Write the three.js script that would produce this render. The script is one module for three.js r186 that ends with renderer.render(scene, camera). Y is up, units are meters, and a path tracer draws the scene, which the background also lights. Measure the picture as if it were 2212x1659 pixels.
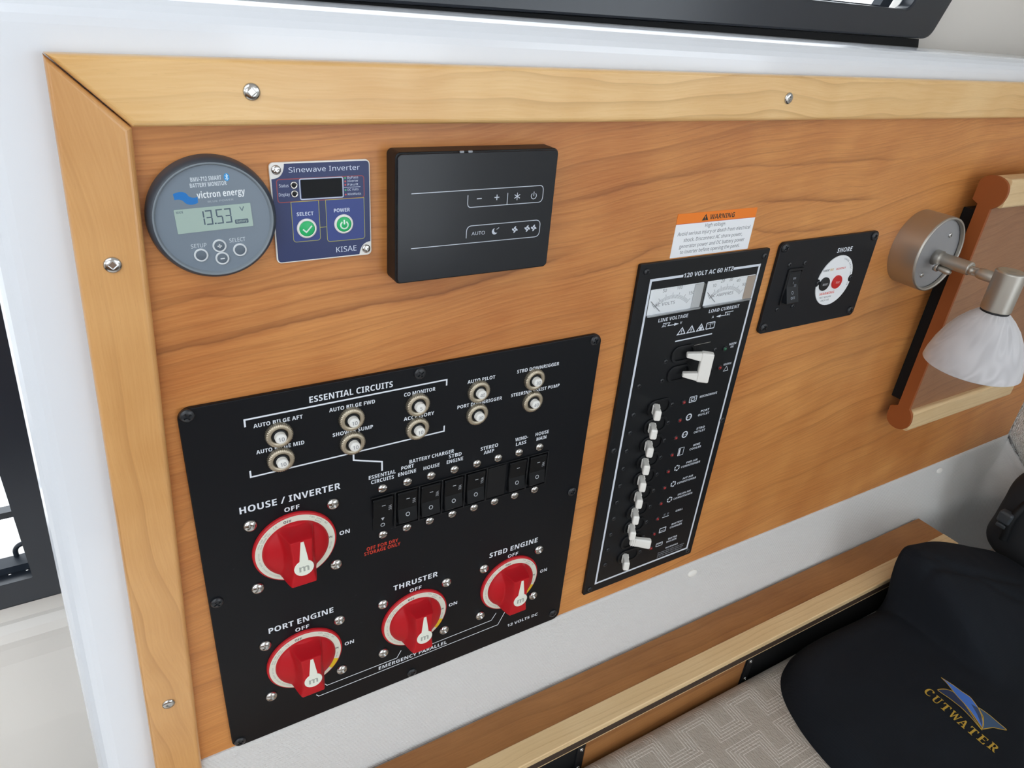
import * as THREE from 'three';
import { RoundedBoxGeometry } from 'three/addons/geometries/RoundedBoxGeometry.js';
import { mergeGeometries } from 'three/addons/utils/BufferGeometryUtils.js';
import { ImprovedNoise } from 'three/addons/math/ImprovedNoise.js';
import { Brush, Evaluator, SUBTRACTION } from 'three-bvh-csg';

// ---------------------------------------------------------------- camera, sky, exposure
// Lengths below are written in millimetres: x along the veneered bulkhead, y up (0 is a point on the
// bulkhead, the floor lies 900 mm below it), z out of the bulkhead into the cabin.
const K = 0.001, FLOOR = 900;
const scene = new THREE.Scene();
const camera = new THREE.PerspectiveCamera(56.8, 2212 / 1659, 0.02, 60);
camera.position.set(-256.48 * K, (249.9 + FLOOR) * K, 370.03 * K);
camera.up.set(0.179902, 0.87546, -0.448558);
camera.lookAt(camera.position.x + 0.475543, camera.position.y - 0.476575, camera.position.z - 0.739416);
scene.background = new THREE.Color(0.88, 0.95, 1.02);      // bright overcast
scene.backgroundIntensity = 1.0;
const renderer = new THREE.WebGLRenderer({ antialias: true });
renderer.toneMapping = THREE.LinearToneMapping;
renderer.toneMappingExposure = 3.05;
renderer.shadowMap.enabled = true;

// ---------------------------------------------------------------- helpers
const perlin = new ImprovedNoise();
const n2 = (x, y, s = 0) => perlin.noise(x + 113.7, y + 57.3, s + 0.37);
const clamp = (x, a = 0, b = 1) => Math.min(b, Math.max(a, x));
const smooth = (a, b, x) => { const t = clamp((x - a) / (b - a)); return t * t * (3 - 2 * t); };
const mix = (a, b, t) => a + (b - a) * t;
let seed = 7;
const rnd = () => { seed = (seed * 16807) % 2147483647; return seed / 2147483647; };

const used = new Map();
function numbered(name) {
  const n = used.get(name) ?? 0; used.set(name, n + 1);
  return n ? `${name}_${String(n).padStart(3, '0')}` : name;
}
function metres(g) { if (!g.userData.metres) { g.scale(K, K, K); g.userData.metres = true; } return g; }
function join(list) {
  if (!Array.isArray(list)) return list;
  return mergeGeometries(list.map((g) => {
    const f = g.index ? g.toNonIndexed() : g;
    for (const k of Object.keys(f.attributes)) if (!['position', 'normal', 'uv'].includes(k)) f.deleteAttribute(k);
    return f;
  }));
}
function thing(name, label, category, [x, y, z] = [0, 0, 0], group) {
  const o = new THREE.Group(); o.name = numbered(name); scene.add(o);
  o.position.set(x * K, (y + FLOOR) * K, z * K);
  o.userData = { label, category };
  if (group) o.userData.group = group;
  return o;
}
function part(name, geometry, material, parent, [x, y, z] = [0, 0, 0], label) {
  const m = new THREE.Mesh(metres(join(geometry)), material);
  m.name = name; m.castShadow = m.receiveShadow = true;
  m.position.set(x * K, y * K, z * K);
  if (label) m.userData.label = label;
  parent.add(m); return m;
}
function single(name, geometry, material, at, label, category) {
  const m = part(numbered(name), geometry, material, scene, [at[0], at[1] + FLOOR, at[2]]);
  if (category) m.userData = { label, category };
  return m;
}
function struct(name, geometry, material, at = [0, 0, 0]) {
  const m = single(name, geometry, material, at); m.userData.kind = 'structure'; return m;
}
const box = (w, h, d, x = 0, y = 0, z = 0) => new THREE.BoxGeometry(w, h, d).translate(x, y, z);
const rbox = (w, h, d, r, x = 0, y = 0, z = 0, seg = 3) => new RoundedBoxGeometry(w, h, d, seg, r).translate(x, y, z);
// turned round the z axis; points are [radius, z]
const lathe = (pts, seg = 48) => new THREE.LatheGeometry(pts.map(([r, z]) => new THREE.Vector2(Math.max(r, 1e-4), z)), seg).rotateX(Math.PI / 2);
const latheY = (pts, seg = 64) => new THREE.LatheGeometry(pts.map(([r, y]) => new THREE.Vector2(Math.max(r, 1e-4), y)), seg);
function shapeOf(pts) { const s = new THREE.Shape(); pts.forEach(([x, y], i) => (i ? s.lineTo(x, y) : s.moveTo(x, y))); s.closePath(); return s; }
function roundRect(w, h, r, x = 0, y = 0) {           // x, y is the top left corner
  const s = new THREE.Shape();
  s.moveTo(x + r, y); s.lineTo(x + w - r, y); s.absarc(x + w - r, y - r, r, Math.PI / 2, 0, true);
  s.lineTo(x + w, y - h + r); s.absarc(x + w - r, y - h + r, r, 0, -Math.PI / 2, true);
  s.lineTo(x + r, y - h); s.absarc(x + r, y - h + r, r, -Math.PI / 2, -Math.PI, true);
  s.lineTo(x, y - r); s.absarc(x + r, y - r, r, Math.PI, Math.PI / 2, true);
  return s;
}
const extrude = (shape, depth, bevel = 0, seg = 2) => new THREE.ExtrudeGeometry(shape, bevel
  ? { depth: depth - 2 * bevel, bevelEnabled: true, bevelSize: bevel, bevelOffset: -bevel, bevelThickness: bevel, bevelSegments: seg, curveSegments: 10 }
  : { depth, bevelEnabled: false, curveSegments: 24 }).translate(0, 0, bevel);
function planar(g, x0, y0, w, h) {                    // uv from x and y, (x0, y0) the lower left corner
  const p = g.attributes.position, uv = new Float32Array(p.count * 2);
  for (let i = 0; i < p.count; i++) { uv[2 * i] = (p.getX(i) - x0) / w; uv[2 * i + 1] = (p.getY(i) - y0) / h; }
  g.setAttribute('uv', new THREE.BufferAttribute(uv, 2)); return g;
}
function boxUV(g, s) {                                // uv on the plane each face looks along, s mm per repeat
  const f = g.index ? g.toNonIndexed() : g, p = f.attributes.position, n = f.attributes.normal, uv = new Float32Array(p.count * 2);
  for (let i = 0; i < p.count; i++) {
    const a = [Math.abs(n.getX(i)), Math.abs(n.getY(i)), Math.abs(n.getZ(i))], k = a.indexOf(Math.max(...a));
    const [u, v] = k === 0 ? [p.getZ(i), p.getY(i)] : k === 1 ? [p.getX(i), p.getZ(i)] : [p.getX(i), p.getY(i)];
    uv[2 * i] = u / s; uv[2 * i + 1] = v / s;
  }
  f.setAttribute('uv', new THREE.BufferAttribute(uv, 2)); return f;
}
const plate = (w, h, t, r, bevel = 0.5) => planar(extrude(roundRect(w, h, r), t, bevel), 0, -h, w, h);

// ---------------------------------------------------------------- printing
function print(w, h, px, draw) {                      // w x h mm, y down from the top left corner
  const c = document.createElement('canvas'); c.width = Math.round(w * px); c.height = Math.round(h * px);
  const g = c.getContext('2d'); g.scale(px, px); draw(g);
  const t = new THREE.CanvasTexture(c); t.colorSpace = THREE.SRGBColorSpace; t.anisotropy = 8; t.magFilter = THREE.LinearFilter; return t;
}
function write(g, s, x0, x1, y, cap, color = '#dfe6ee', weight = 'bold ', face = 'sans-serif', lean = 0) {
  g.save(); g.translate(x0, y); g.transform(1, 0, lean, 1, 0, 0);
  g.font = `${weight}100px ${face}`; g.fillStyle = color; g.textBaseline = 'alphabetic'; g.textAlign = 'left';
  const w = g.measureText(s).width, k = cap / 71.4;
  g.scale(x1 === null ? k : (x1 - x0) / w, k); g.fillText(s, 0, 0); g.restore();
}
function writeMid(g, s, xc, y, cap, color, weight = 'bold ', squeeze = 0.95) {
  g.save(); g.font = `${weight}100px sans-serif`; const w = g.measureText(s).width * cap / 71.4 * squeeze; g.restore();
  write(g, s, xc - w / 2, xc + w / 2, y, cap, color, weight);
}
function line(g, pts, w, color = '#dfe6ee', close = false) {
  g.beginPath(); pts.forEach(([x, y], i) => (i ? g.lineTo(x, y) : g.moveTo(x, y))); if (close) g.closePath();
  g.lineWidth = w; g.strokeStyle = color; g.lineJoin = 'miter'; g.stroke();
}
function circle(g, x, y, r, fill, stroke, w) {
  g.beginPath(); g.arc(x, y, r, 0, 7); if (fill) { g.fillStyle = fill; g.fill(); } if (stroke) { g.lineWidth = w; g.strokeStyle = stroke; g.stroke(); }
}
function fillPath(g, pts, fill, stroke, w) {
  g.beginPath(); pts.forEach(([x, y], i) => (i ? g.lineTo(x, y) : g.moveTo(x, y))); g.closePath();
  if (fill) { g.fillStyle = fill; g.fill(); } if (stroke) { g.strokeStyle = stroke; g.lineWidth = w; g.stroke(); }
}
function rr(g, x, y, w, h, r) { g.beginPath(); g.roundRect(x, y, w, h, r); }

// ---------------------------------------------------------------- materials
const lin = (hex) => { const c = new THREE.Color(hex); return [c.r, c.g, c.b]; };
// Sawn wood; u runs along the grain and v across it, both in mm.
function wood(w, h, W, H, o) {
  const data = new Uint8Array(W * H * 4), a = lin(o.light), b = lin(o.dark), c = lin(o.line), s = o.seed;
  const enc = (x) => 255 * (x <= 0.0031308 ? 12.92 * x : 1.055 * Math.pow(x, 1 / 2.4) - 0.055);
  for (let j = 0; j < H; j++) for (let i = 0; i < W; i++) {
    const u = i / W * w, v = j / H * h;
    const warp = o.warp * n2(u / o.long, v / 90, s) + 0.35 * o.warp * n2(u / (o.long * 0.3), v / 40, s + 3);
    const t = v - o.tilt * u + warp;
    const r = t / o.ring + 0.8 * n2(t / (o.ring * 3.1), 0.5, s + 5), f = r - Math.floor(r);
    const strength = clamp(0.55 + 1.3 * n2(u / 210, Math.floor(r) * 3.7, s + 8));
    const late = Math.pow(f, 5) * (1 - smooth(0.965, 1, f)) * strength;
    const r2 = t / (o.ring * 0.21) + 0.6 * n2(t / 9, u / 400, s + 37), f2 = r2 - Math.floor(r2), late2 = Math.pow(f2, 4) * (1 - smooth(0.93, 1, f2)) * clamp(0.5 + 1.4 * n2(u / 120, Math.floor(r2) * 2.3, s + 41));
    const fine = n2(u / 26, t / 0.9, s + 11) * 0.55 + n2(u / 9, v / 0.45, s + 13) * 0.3;
    const fig = n2(u / 70, v / 38, s + 17) * 0.6 + n2(u / 24, v / 30, s + 19) * 0.35 + n2(u / 300, v / 200, s + 23) * 0.7;
    const pore = n2(u / 7, v / 0.32, s + 29) > 0.56 ? 0.25 : 0;
    const k = clamp(0.45 + o.figure * fig + o.fine * fine), l0 = clamp(o.lines * late + (o.hair ?? 0) * late2 + pore * o.fine * 1.2);
    let vein = 0;
    for (const { pts, w: vw, k: vk } of o.veins ?? []) {
      const x = u + o.x0; if (x < pts[0][0] - 30 || x > pts[pts.length - 1][0] + 30) continue;
      let n = 1; while (n < pts.length - 1 && pts[n][0] < x) n++;
      const [ax, ay] = pts[n - 1], [bx, by] = pts[n], e = (v + o.y0) - (ay + (by - ay) * (x - ax) / (bx - ax)) - 2.2 * n2(x / 30, vk * 9, 4) - 0.5 * n2(x / 7, vk * 5, 6);
      vein = Math.max(vein, vk * smooth(-30, 25, x - pts[0][0]) * smooth(-30, 25, pts[pts.length - 1][0] - x) * Math.exp(-Math.abs(e) / (e < 0 ? vw * 0.5 : vw * 1.8)));
    }
    const q = 4 * (j * W + i);
    for (let m = 0; m < 3; m++) data[q + m] = clamp(enc(mix(mix(a[m], b[m], k), c[m], clamp(l0 + vein))), 0, 255);
    data[q + 3] = 255;
  }
  const t = new THREE.DataTexture(data, W, H); t.colorSpace = THREE.SRGBColorSpace; t.magFilter = t.minFilter = THREE.LinearFilter;
  t.wrapS = t.wrapT = THREE.RepeatWrapping; t.needsUpdate = true; return t;
}
const std = (o) => new THREE.MeshPhysicalMaterial(o);
function grey(size, f) {                              // a height or roughness tile
  const d = new Uint8Array(size * size * 4);
  for (let j = 0; j < size; j++) for (let i = 0; i < size; i++) { const q = 4 * (j * size + i), x = clamp(f(i / size, j / size)) * 255; d[q] = d[q + 1] = d[q + 2] = x; d[q + 3] = 255; }
  const t = new THREE.DataTexture(d, size, size); t.magFilter = t.minFilter = THREE.LinearFilter; t.wrapS = t.wrapT = THREE.RepeatWrapping; t.needsUpdate = true; return t;
}
const TAU = Math.PI * 2;
const ring = (u, v, f, s) => perlin.noise(f * Math.cos(TAU * u) + s, f * Math.sin(TAU * u) + 7.1, f * Math.cos(TAU * v) * 0.9 + 3.3) * 0.6 + perlin.noise(f * Math.sin(TAU * v) + s, f * Math.cos(TAU * u) + 2.1, f * Math.sin(TAU * u) + 9.3) * 0.6;

const VENEER = { light: '#de9c58', dark: '#b46c33', line: '#7a421a' };
const veneerMap = wood(1110, 450, 2048, 1400, { ...VENEER, seed: 2, warp: 13, long: 240, tilt: 0.11, ring: 19, lines: 0.36, hair: 0.34, figure: 0.5, fine: 0.42, x0: -262, y0: -256, veins: [
  { pts: [[-250, 71], [-190, 78.3], [-162, 82.3], [-122, 85], [-75, 85.5], [-40, 93.5], [10, 101]], w: 1.5, k: 0.75 },
  { pts: [[-245, 96], [-211, 102], [-190, 101], [-150, 104], [-110, 106]], w: 1, k: 0.5 },
  { pts: [[20, 86], [60, 91], [85, 98], [118, 103]], w: 1.2, k: 0.55 }, { pts: [[194, 127], [237, 126], [290, 123], [332, 122]], w: 1.3, k: 0.6 },
  { pts: [[186, 108], [210, 102], [246, 99], [290, 100]], w: 1.2, k: 0.5 }, { pts: [[20, 139], [84, 148], [155, 155], [240, 155], [352, 154]], w: 1, k: 0.45 },
  { pts: [[-240, -40], [-236, -36], [-200, -30]], w: 1.3, k: 0.5 }] });
const M = {
  gel: std({ color: '#e6eaf0', roughness: 0.22, clearcoat: 0.5, clearcoatRoughness: 0.08 }),
  cream: std({ color: '#e4dfd8', roughness: 0.45 }),
  veneer: std({ map: veneerMap, roughness: 0.42, clearcoat: 0.15, clearcoatRoughness: 0.3 }),
  trimTop: std({ map: wood(1140, 60, 2048, 220, { light: '#f2cc92', dark: '#dca963', line: '#aa7638', seed: 31, warp: 9, long: 120, tilt: 0.02, ring: 10, lines: 0.45, figure: 0.55, fine: 0.3 }), roughness: 0.33, clearcoat: 0.35, clearcoatRoughness: 0.2 }),
  trimLeft: std({ map: wood(640, 60, 1400, 220, { light: '#dfac70', dark: '#c08648', line: '#925c2a', seed: 47, warp: 12, long: 160, tilt: 0.05, ring: 15, lines: 0.3, figure: 0.5, fine: 0.25 }), roughness: 0.33, clearcoat: 0.35, clearcoatRoughness: 0.2 }),
  maple: std({ map: wood(1000, 40, 2048, 128, { light: '#e8cda0', dark: '#d3b07c', line: '#a87c48', seed: 61, warp: 5, long: 160, tilt: 0.01, ring: 6, lines: 0.35, figure: 0.35, fine: 0.3 }), roughness: 0.38 }),
  brown: std({ map: wood(1000, 120, 1600, 320, { light: '#ab7644', dark: '#85542b', line: '#53331a', seed: 73, warp: 12, long: 200, tilt: 0.01, ring: 14, lines: 0.3, figure: 0.5, fine: 0.4 }), roughness: 0.45 }),
  board: std({ map: wood(300, 300, 900, 1000, { light: '#a67a58', dark: '#86593c', line: '#5b3a26', seed: 87, warp: 12, long: 160, tilt: 0.14, ring: 12, lines: 0.4, figure: 0.45, fine: 0.5 }), roughness: 0.4 }),
  endGrain: std({ color: '#96501f', roughness: 0.6 }),
  rebate: std({ color: '#3a2a1e', roughness: 0.6 }),
  black: std({ color: '#16181b', roughness: 0.42, specularIntensity: 0.6 }),
  blackMatte: std({ color: '#131416', roughness: 0.6, specularIntensity: 0.5 }),
  blackFrame: std({ color: '#1a212b', roughness: 0.3, clearcoat: 0.4, clearcoatRoughness: 0.2 }),
  blackScrew: std({ color: '#24272b', roughness: 0.3 }),
  steel: std({ color: '#c9c8c6', metalness: 1, roughness: 0.18 }),
  nickel: std({ color: '#bab6ae', metalness: 1, roughness: 0.45 }),
  nickelFace: std({ color: '#aeb0b4', metalness: 0.75, roughness: 0.45 }),
  collar: std({ color: '#c4baa6', metalness: 1, roughness: 0.45 }),
  red: std({ color: '#b80f1c', roughness: 0.45, specularIntensity: 0.6 }),
  redDark: std({ color: '#c01520', roughness: 0.5 }),
  ivory: std({ color: '#e6e8d8', roughness: 0.5 }),
  white: std({ color: '#ecebe6', roughness: 0.4 }),
  ledRed: std({ color: '#8d1a1c', roughness: 0.25 }),
  ledGreen: std({ color: '#1d5c40', roughness: 0.25 }),
  glass: std({ color: '#ffffff', transmission: 1, thickness: 0, roughness: 0.02, ior: 1.5 }),
  cover: std({ color: '#ffffff', transmission: 1, thickness: 0, roughness: 0.05, ior: 1.45 }),
  rubber: std({ color: '#1b2430', roughness: 0.5 }),
};

// ---------------------------------------------------------------- shared small geometry
const evaluator = new Evaluator(); evaluator.useGroups = false; evaluator.attributes = ['position', 'normal', 'uv'];
function cut(g, ...tools) {
  let b = new Brush(g); b.updateMatrixWorld();
  for (const t of tools) { const k = new Brush(t); k.updateMatrixWorld(); b = evaluator.evaluate(b, k, SUBTRACTION); }
  return b.geometry;
}
const panHead = (r, h) => [[0, -1], [r, -1], [r, h * 0.25], [r * 0.93, h * 0.55], [r * 0.75, h * 0.82], [r * 0.45, h * 0.97], [0, h]];
const crossScrew = (r, h) => cut(lathe(panHead(r, h), 28), box(r * 1.15, r * 0.28, h, 0, 0, h * 0.98).rotateZ(0.5), box(r * 0.28, r * 1.15, h, 0, 0, h * 0.98).rotateZ(0.5));
const slotScrew = (r, h, a) => cut(lathe(panHead(r, h), 28), box(r * 2.2, r * 0.3, h, 0, 0, h * 1.05).rotateZ(a));
const squareScrew = (r, h) => cut(lathe(panHead(r, h), 32), box(r * 0.75, r * 0.75, h, 0, 0, h * 0.95).rotateZ(0.7));
const G = {
  bigSteel: crossScrew(4.3, 3), stud: slotScrew(3.4, 2.6, 0.35), smallBlack: crossScrew(2.6, 1.3), cornerBlack: crossScrew(4, 2), tinyBlack: crossScrew(2.1, 1.1), trimSteel: squareScrew(3.9, 1.7), tinySteel: crossScrew(2.4, 1.2),
};

// ---------------------------------------------------------------- the cabin around
{
  // hull side with its two windows, 120 mm behind the bulkhead face
  const s = shapeOf([[-1800, -900], [850, -900], [850, 760], [-1800, 760]]);
  const topHole = new THREE.Path([[-580, 250], [480, 256], [612, 510], [-580, 510]].map(([x, y]) => new THREE.Vector2(x, y)));
  const leftHole = new THREE.Path([[-1190, -148], [-316, -148], [-316, 200], [-1190, 200]].map(([x, y]) => new THREE.Vector2(x, y)));
  s.holes.push(topHole, leftHole);
  const wall = struct('wall_outer', extrude(s, 60), M.cream, [0, 0, -182]);
  const moulding = new THREE.Shape();                  // profile in (z, y), drawn out along x
  [[-10, -176], [1, -181], [5, -186], [7, -193], [6, -200], [5, -216], [7, -240], [12, -280], [16, -340], [18, -520], [18, -890], [-10, -890]].forEach(([a, b], i) => (i ? moulding.lineTo(a, b) : moulding.moveTo(a, b)));
  part('moulding', extrude(moulding, 1485).rotateY(-Math.PI / 2), M.cream, wall, [-312, 0, 61.5]);
}
struct('wall_left', cut(box(60, 1660, 2000), box(80, 480, 1000, 0, 430, 160)), M.cream, [-1832, -70, 820]);
struct('wall_rear', cut(box(2640, 1660, 60), box(1000, 640, 80, -560, 330, 0), box(640, 1190, 80, 975, 95, 0)), M.cream, [-480, -70, 1850]);
const rearLocker = part('galley_locker', box(1950, 440, 300, -320, -600, -185), M.brown, scene.getObjectByName('wall_rear'));
struct('ceiling', cut(box(2720, 60, 2060), box(1200, 80, 1000, -420, 0, -50)), M.cream, [-480, 792, 850]);
const carpetBump = grey(256, (u, v) => 0.5 + 0.8 * ring(u, v, 9, 1.7) + 0.5 * ring(u, v, 4, 8.2));
carpetBump.repeat.set(1, 1);
const carpet = std({ color: '#ebe8e1', roughness: 0.95, bumpMap: carpetBump, bumpScale: 0.002, sheen: 0.3, sheenRoughness: 0.8, sheenColor: new THREE.Color('#b8b4ac') });
struct('wall_right', boxUV(cut(box(60, 1660, 2000), box(80, 380, 1150, 0, 420, 290)), 60), carpet, [879, -70, 880]);
const floor = struct('floor', box(2640, 40, 2040), M.rebate, [-480, -920, 850]);
part('bench_locker', box(1000, 478, 420, 350, 261, -560), M.cream, floor);

// ---------------------------------------------------------------- windows
{
  const w = struct('window_1', extrude((() => {
    const s = new THREE.Shape(); s.moveTo(-640, 234); s.lineTo(500, 246.5); s.quadraticCurveTo(512, 246.5, 517, 256); s.lineTo(650, 520); s.lineTo(-640, 540); s.closePath();
    const h = new THREE.Path(); h.moveTo(-560, 263); h.lineTo(458, 270.5); h.quadraticCurveTo(466, 271, 470, 278); h.lineTo(585, 495); h.lineTo(-560, 495); h.closePath(); s.holes.push(h); return s;
  })(), 16, 2), M.blackFrame, [0, 0, -122]);
  part('sill_channel', extrude(shapeOf([[-640, 222], [505, 236], [501, 246], [-640, 234]]), 12), M.blackMatte, w, [0, 0, 0]);
  part('glass', extrude(shapeOf([[-578, 252], [478, 258], [608, 506], [-578, 506]]), 4), M.glass, w, [0, 0, -25]);
  part('inner_channel', extrude((() => {
    const s = shapeOf([[-560, 263], [463, 270.5], [588, 497], [-560, 497]]); const h = new THREE.Path(); [[-550, 266], [449, 272], [570, 490], [-550, 490]].forEach(([x, y], i) => (i ? h.lineTo(x, y) : h.moveTo(x, y))); h.closePath(); s.holes.push(h); return s;
  })(), 10), M.rubber, w, [0, 0, -16]);
}
{
  const frame = (x0, y0, x1, y1, t, d, b) => { const s = roundRect(x1 - x0, y1 - y0, 8, x0, y1), h = roundRect(x1 - x0 - 31 - t, y1 - y0 - 2 * t, 3, x0 + t, y1 - t); s.holes.push(h); return extrude(s, d, b); };
  const w = struct('window_2', frame(-1206, -153, -300, 216, 20, 18, 2), M.blackFrame, [0, 0, -121.5]);
  w.geometry.translate(0, 0, 0);
  part('slider_track', [box(860, 13, 12, -750, -134, 0)], M.rubber, w, [0, 0, -1]);
  for (const x of [-347, -336.5, -400, -450]) part('screw', G.tinySteel, M.steel, w, [x, -135, 5.5]);
  part('glass', box(870, 354, 4, -753, 20, 0), M.glass, w, [0, 0, -20]);
  part('crossbar', box(866, 5, 8, -752, -93, 0), M.blackFrame, w, [0, 0, -12]);
  const c = new THREE.CatmullRomCurve3([[-342, -130, 0], [-341.5, -122, 0], [-339, -119, 0], [-333, -117.5, 0], [-326, -116, 0]].map((p) => new THREE.Vector3(...p)));
  part('latch', new THREE.TubeGeometry(c, 24, 1.7, 8), M.rubber, w, [0, 0, -6]);
}

// ---------------------------------------------------------------- the bulkhead: gelcoat, veneer, trim
struct('wall_front', extrude(shapeOf([[-291, 238.5], [848, 238.5], [848, -890], [-352, -890]]), 117, 13, 6), M.gel, [0, 0, -120]);
{
  const w = 1108, h = 446;
  single('veneer_panel', planar(extrude(shapeOf([[-258, 192], [846, 192], [846, -253], [-281, -253]]), 2.8), -262, -256, 1110, 450), M.veneer, [0, 0, -2.8],
    'large cherry veneer panel with wavy grain behind all the switch panels', 'panel');
}
function trim(pts, alongX, mat, u0, v0, W, H) {
  const g = extrude(shapeOf(pts), 10, 3, 5), p = g.attributes.position, uv = new Float32Array(p.count * 2);
  for (let i = 0; i < p.count; i++) { const a = alongX ? p.getX(i) : -p.getY(i), b = alongX ? p.getY(i) : p.getX(i); uv[2 * i] = (a - u0) / W; uv[2 * i + 1] = (b - v0 + 0.3 * p.getZ(i)) / H; }
  g.setAttribute('uv', new THREE.BufferAttribute(uv, 2)); return struct('trim', g, mat, [0, 0, -2]);
}
used.set('trim', 1);
const t1 = trim([[-259, 215.4], [846, 221.8], [846, 190.2], [-231.4, 186.8]], true, M.trimTop, -262, 180, 1140, 60); t1.name = 'trim_1';
const t2 = trim([[-259.4, 215], [-231.8, 186.4], [-255.8, -262], [-284.5, -262]], false, M.trimLeft, -220, -295, 640, 60); t2.name = 'trim_2';
for (const [x, y] of [[-180.1, 202.3], [184.7, 203.4]]) part('screw', G.trimSteel, M.steel, t1, [x, y, 10]);
for (const [x, y] of [[-249.4, 126.2], [-266.6, -172]]) part('screw', G.trimSteel, M.steel, t2, [x, y, 10]);

// ---------------------------------------------------------------- 12 volt panel
const INK = '#e2e8f0', PANEL = '#121418';
{
  const W = 286.8, H = 288.5;
  const face = print(W, H, 7, (g) => {
    g.fillStyle = PANEL; g.fillRect(0, 0, W, H);
    const L = (pts, w = 1) => line(g, pts, w, INK), T = (s, a, b, y, c, col, wt) => write(g, s, a, b, y, c, col ?? INK, wt);
    L([[34, 18.7], [34, 13.9], [161.7, 13.3], [161.7, 17.8]], 1.1); L([[33.9, 49.3], [33.9, 54], [161.2, 53.2], [161.2, 48.8]], 1.1);
    L([[97.3, 54], [97.3, 59.4], [116.5, 66], [116.5, 73.3]], 1.2);
    T('ESSENTIAL CIRCUITS', 71, 124.3, 11, 4.1);
    const small = [['AUTO BILGE AFT', 38.5, 67, 20.6], ['AUTO BILGE MID', 38.5, 67, 38.8], ['AUTO BILGE FWD', 83, 112.4, 20.2], ['SHOWER SUMP', 84.3, 110.8, 38.4], ['CO MONITOR', 131.5, 153.7, 19.8],
      ['ACCESSORY', 131.6, 153.4, 38.1], ['AUTO PILOT', 177.3, 198.6, 19.8], ['PORT DOWNRIGGER', 170.3, 205.4, 38], ['STBD DOWNRIGGER', 215.8, 251.2, 19.4], ['STEERING ASSIST PUMP', 212.6, 254.1, 37.8]];
    for (const [s, a, b, y] of small) T(s, a, b, y, 2.7);
    T('ESSENTIAL', 106.8, 126.2, 78, 2.9); T('CIRCUITS', 108.5, 125, 82.1, 2.9); T('PORT', 129.8, 139.5, 77, 2.9); T('ENGINE', 127.6, 141.3, 81.6, 2.9);
    T('BATTERY CHARGER', 135.7, 169.7, 73.2, 2.9); T('HOUSE', 146.3, 159, 81.7, 2.9); T('STBD', 165.6, 176, 77.1, 2.9); T('ENGINE', 164, 177.4, 81.5, 2.9);
    T('STEREO', 190.9, 205.7, 77.5, 2.9); T('AMP', 193.9, 202.6, 81.5, 2.9); T('WIND-', 220, 231.2, 77.1, 2.9); T('LASS', 220.6, 230.1, 81.4, 2.9); T('HOUSE', 237.3, 249.7, 77, 2.9); T('MAIN', 238.7, 248.2, 81.4, 2.9);
    T('OFF FOR DRY', 104.4, 128.2, 138.8, 3.1, '#d0402f'); T('STORAGE ONLY', 102.6, 129.9, 142.9, 3.1, '#d0402f');
    T('HOUSE / INVERTER', 24.5, 88, 79.3, 4.9); T('OFF', 51.1, 61.2, 86.6, 3.5); T('ON', 85.6, 93.5, 117.8, 3.5);
    T('PORT ENGINE', 33.1, 79.4, 186.3, 4.9); T('OFF', 51.1, 61.5, 193.1, 3.5); T('ON', 85.7, 93.6, 224.4, 3.5);
    T('THRUSTER', 124.4, 161, 185.5, 4.9); T('OFF', 137.4, 147.7, 192.8, 3.5); T('ON', 171.6, 179.8, 223.3, 3.5);
    T('STBD ENGINE', 205.9, 252.3, 185.1, 4.9); T('OFF', 223.6, 233.9, 192, 3.5); T('ON', 258.5, 266.2, 222.6, 3.5);
    T('12 VOLTS DC', 230.5, 262.6, 274.4, 3.2); T('EMERGENCY PARALLEL', 111.8, 172, 265.2, 3.7);
    L([[69.3, 257], [71, 259.6], [127.5, 259.4], [131.2, 252.5]], 0.7); L([[157, 258.8], [213.6, 258], [217.8, 251.2]], 0.7);
    L([[62.5, 265.4], [64.2, 268], [220.6, 266.6], [227.2, 252.9]], 0.7);
    for (let i = 0; i < 26; i++) { g.fillStyle = '#3a4048'; g.fillRect(rnd() * W, 60 + rnd() * 220, 0.5 + rnd(), 0.3); }
  });
  const t = thing('distribution_panel', 'large black twelve volt panel with four red battery switches', 'control panel', [-233, 40.4, 0]);
  part('plate', plate(W, H, 3, 7, 0.6), std({ map: face, roughness: 0.42, specularIntensity: 0.4 }), t);
  for (const [x, y] of [[4.9, -4], [280.3, -4.6], [142.2, -4.7], [280, -141.5], [4.8, -143.4], [5.2, -282.9], [279, -279.5], [140.6, -283]]) part('screw', G.cornerBlack, M.blackScrew, t, [x, y, 3]);
  // push-to-reset breakers
  const knurl = (() => {
    const N = 160, prof = [[4.4, 1], [4.5, 2.4], [5.2, 2.7], [5.5, 3.1], [6.6, 3.2], [7.5, 2.8, 1], [8, 2.1, 1], [8.1, 0, 1]], p = [], idx = [];
    for (let i = 0; i <= N; i++) for (const [r, z, m] of prof) { const a = i / N * TAU, q = r + (m ? 0.22 * Math.cos(40 * a) : 0); p.push(q * Math.cos(a), q * Math.sin(a), z); }
    const n = prof.length; for (let i = 0; i < N; i++) for (let j = 0; j < n - 1; j++) { const a = i * n + j, b = a + n; idx.push(a, a + 1, b, b, a + 1, b + 1); }
    const g = new THREE.BufferGeometry(); g.setAttribute('position', new THREE.Float32BufferAttribute(p, 3)); g.setAttribute('uv', new THREE.Float32BufferAttribute(new Float32Array(p.length / 3 * 2), 2)); g.setIndex(idx); g.computeVertexNormals(); return g;
  })();
  const bush = lathe([[4.45, 0.5], [4.4, 2.7], [4.1, 3], [3.4, 3], [0, 3]]);
  const button = planar(lathe([[3.4, 2.4], [3.4, 5.6], [3.1, 6.2], [2.4, 6.5], [0, 6.6]]), -3.6, -3.6, 7.2, 7.2);
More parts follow.
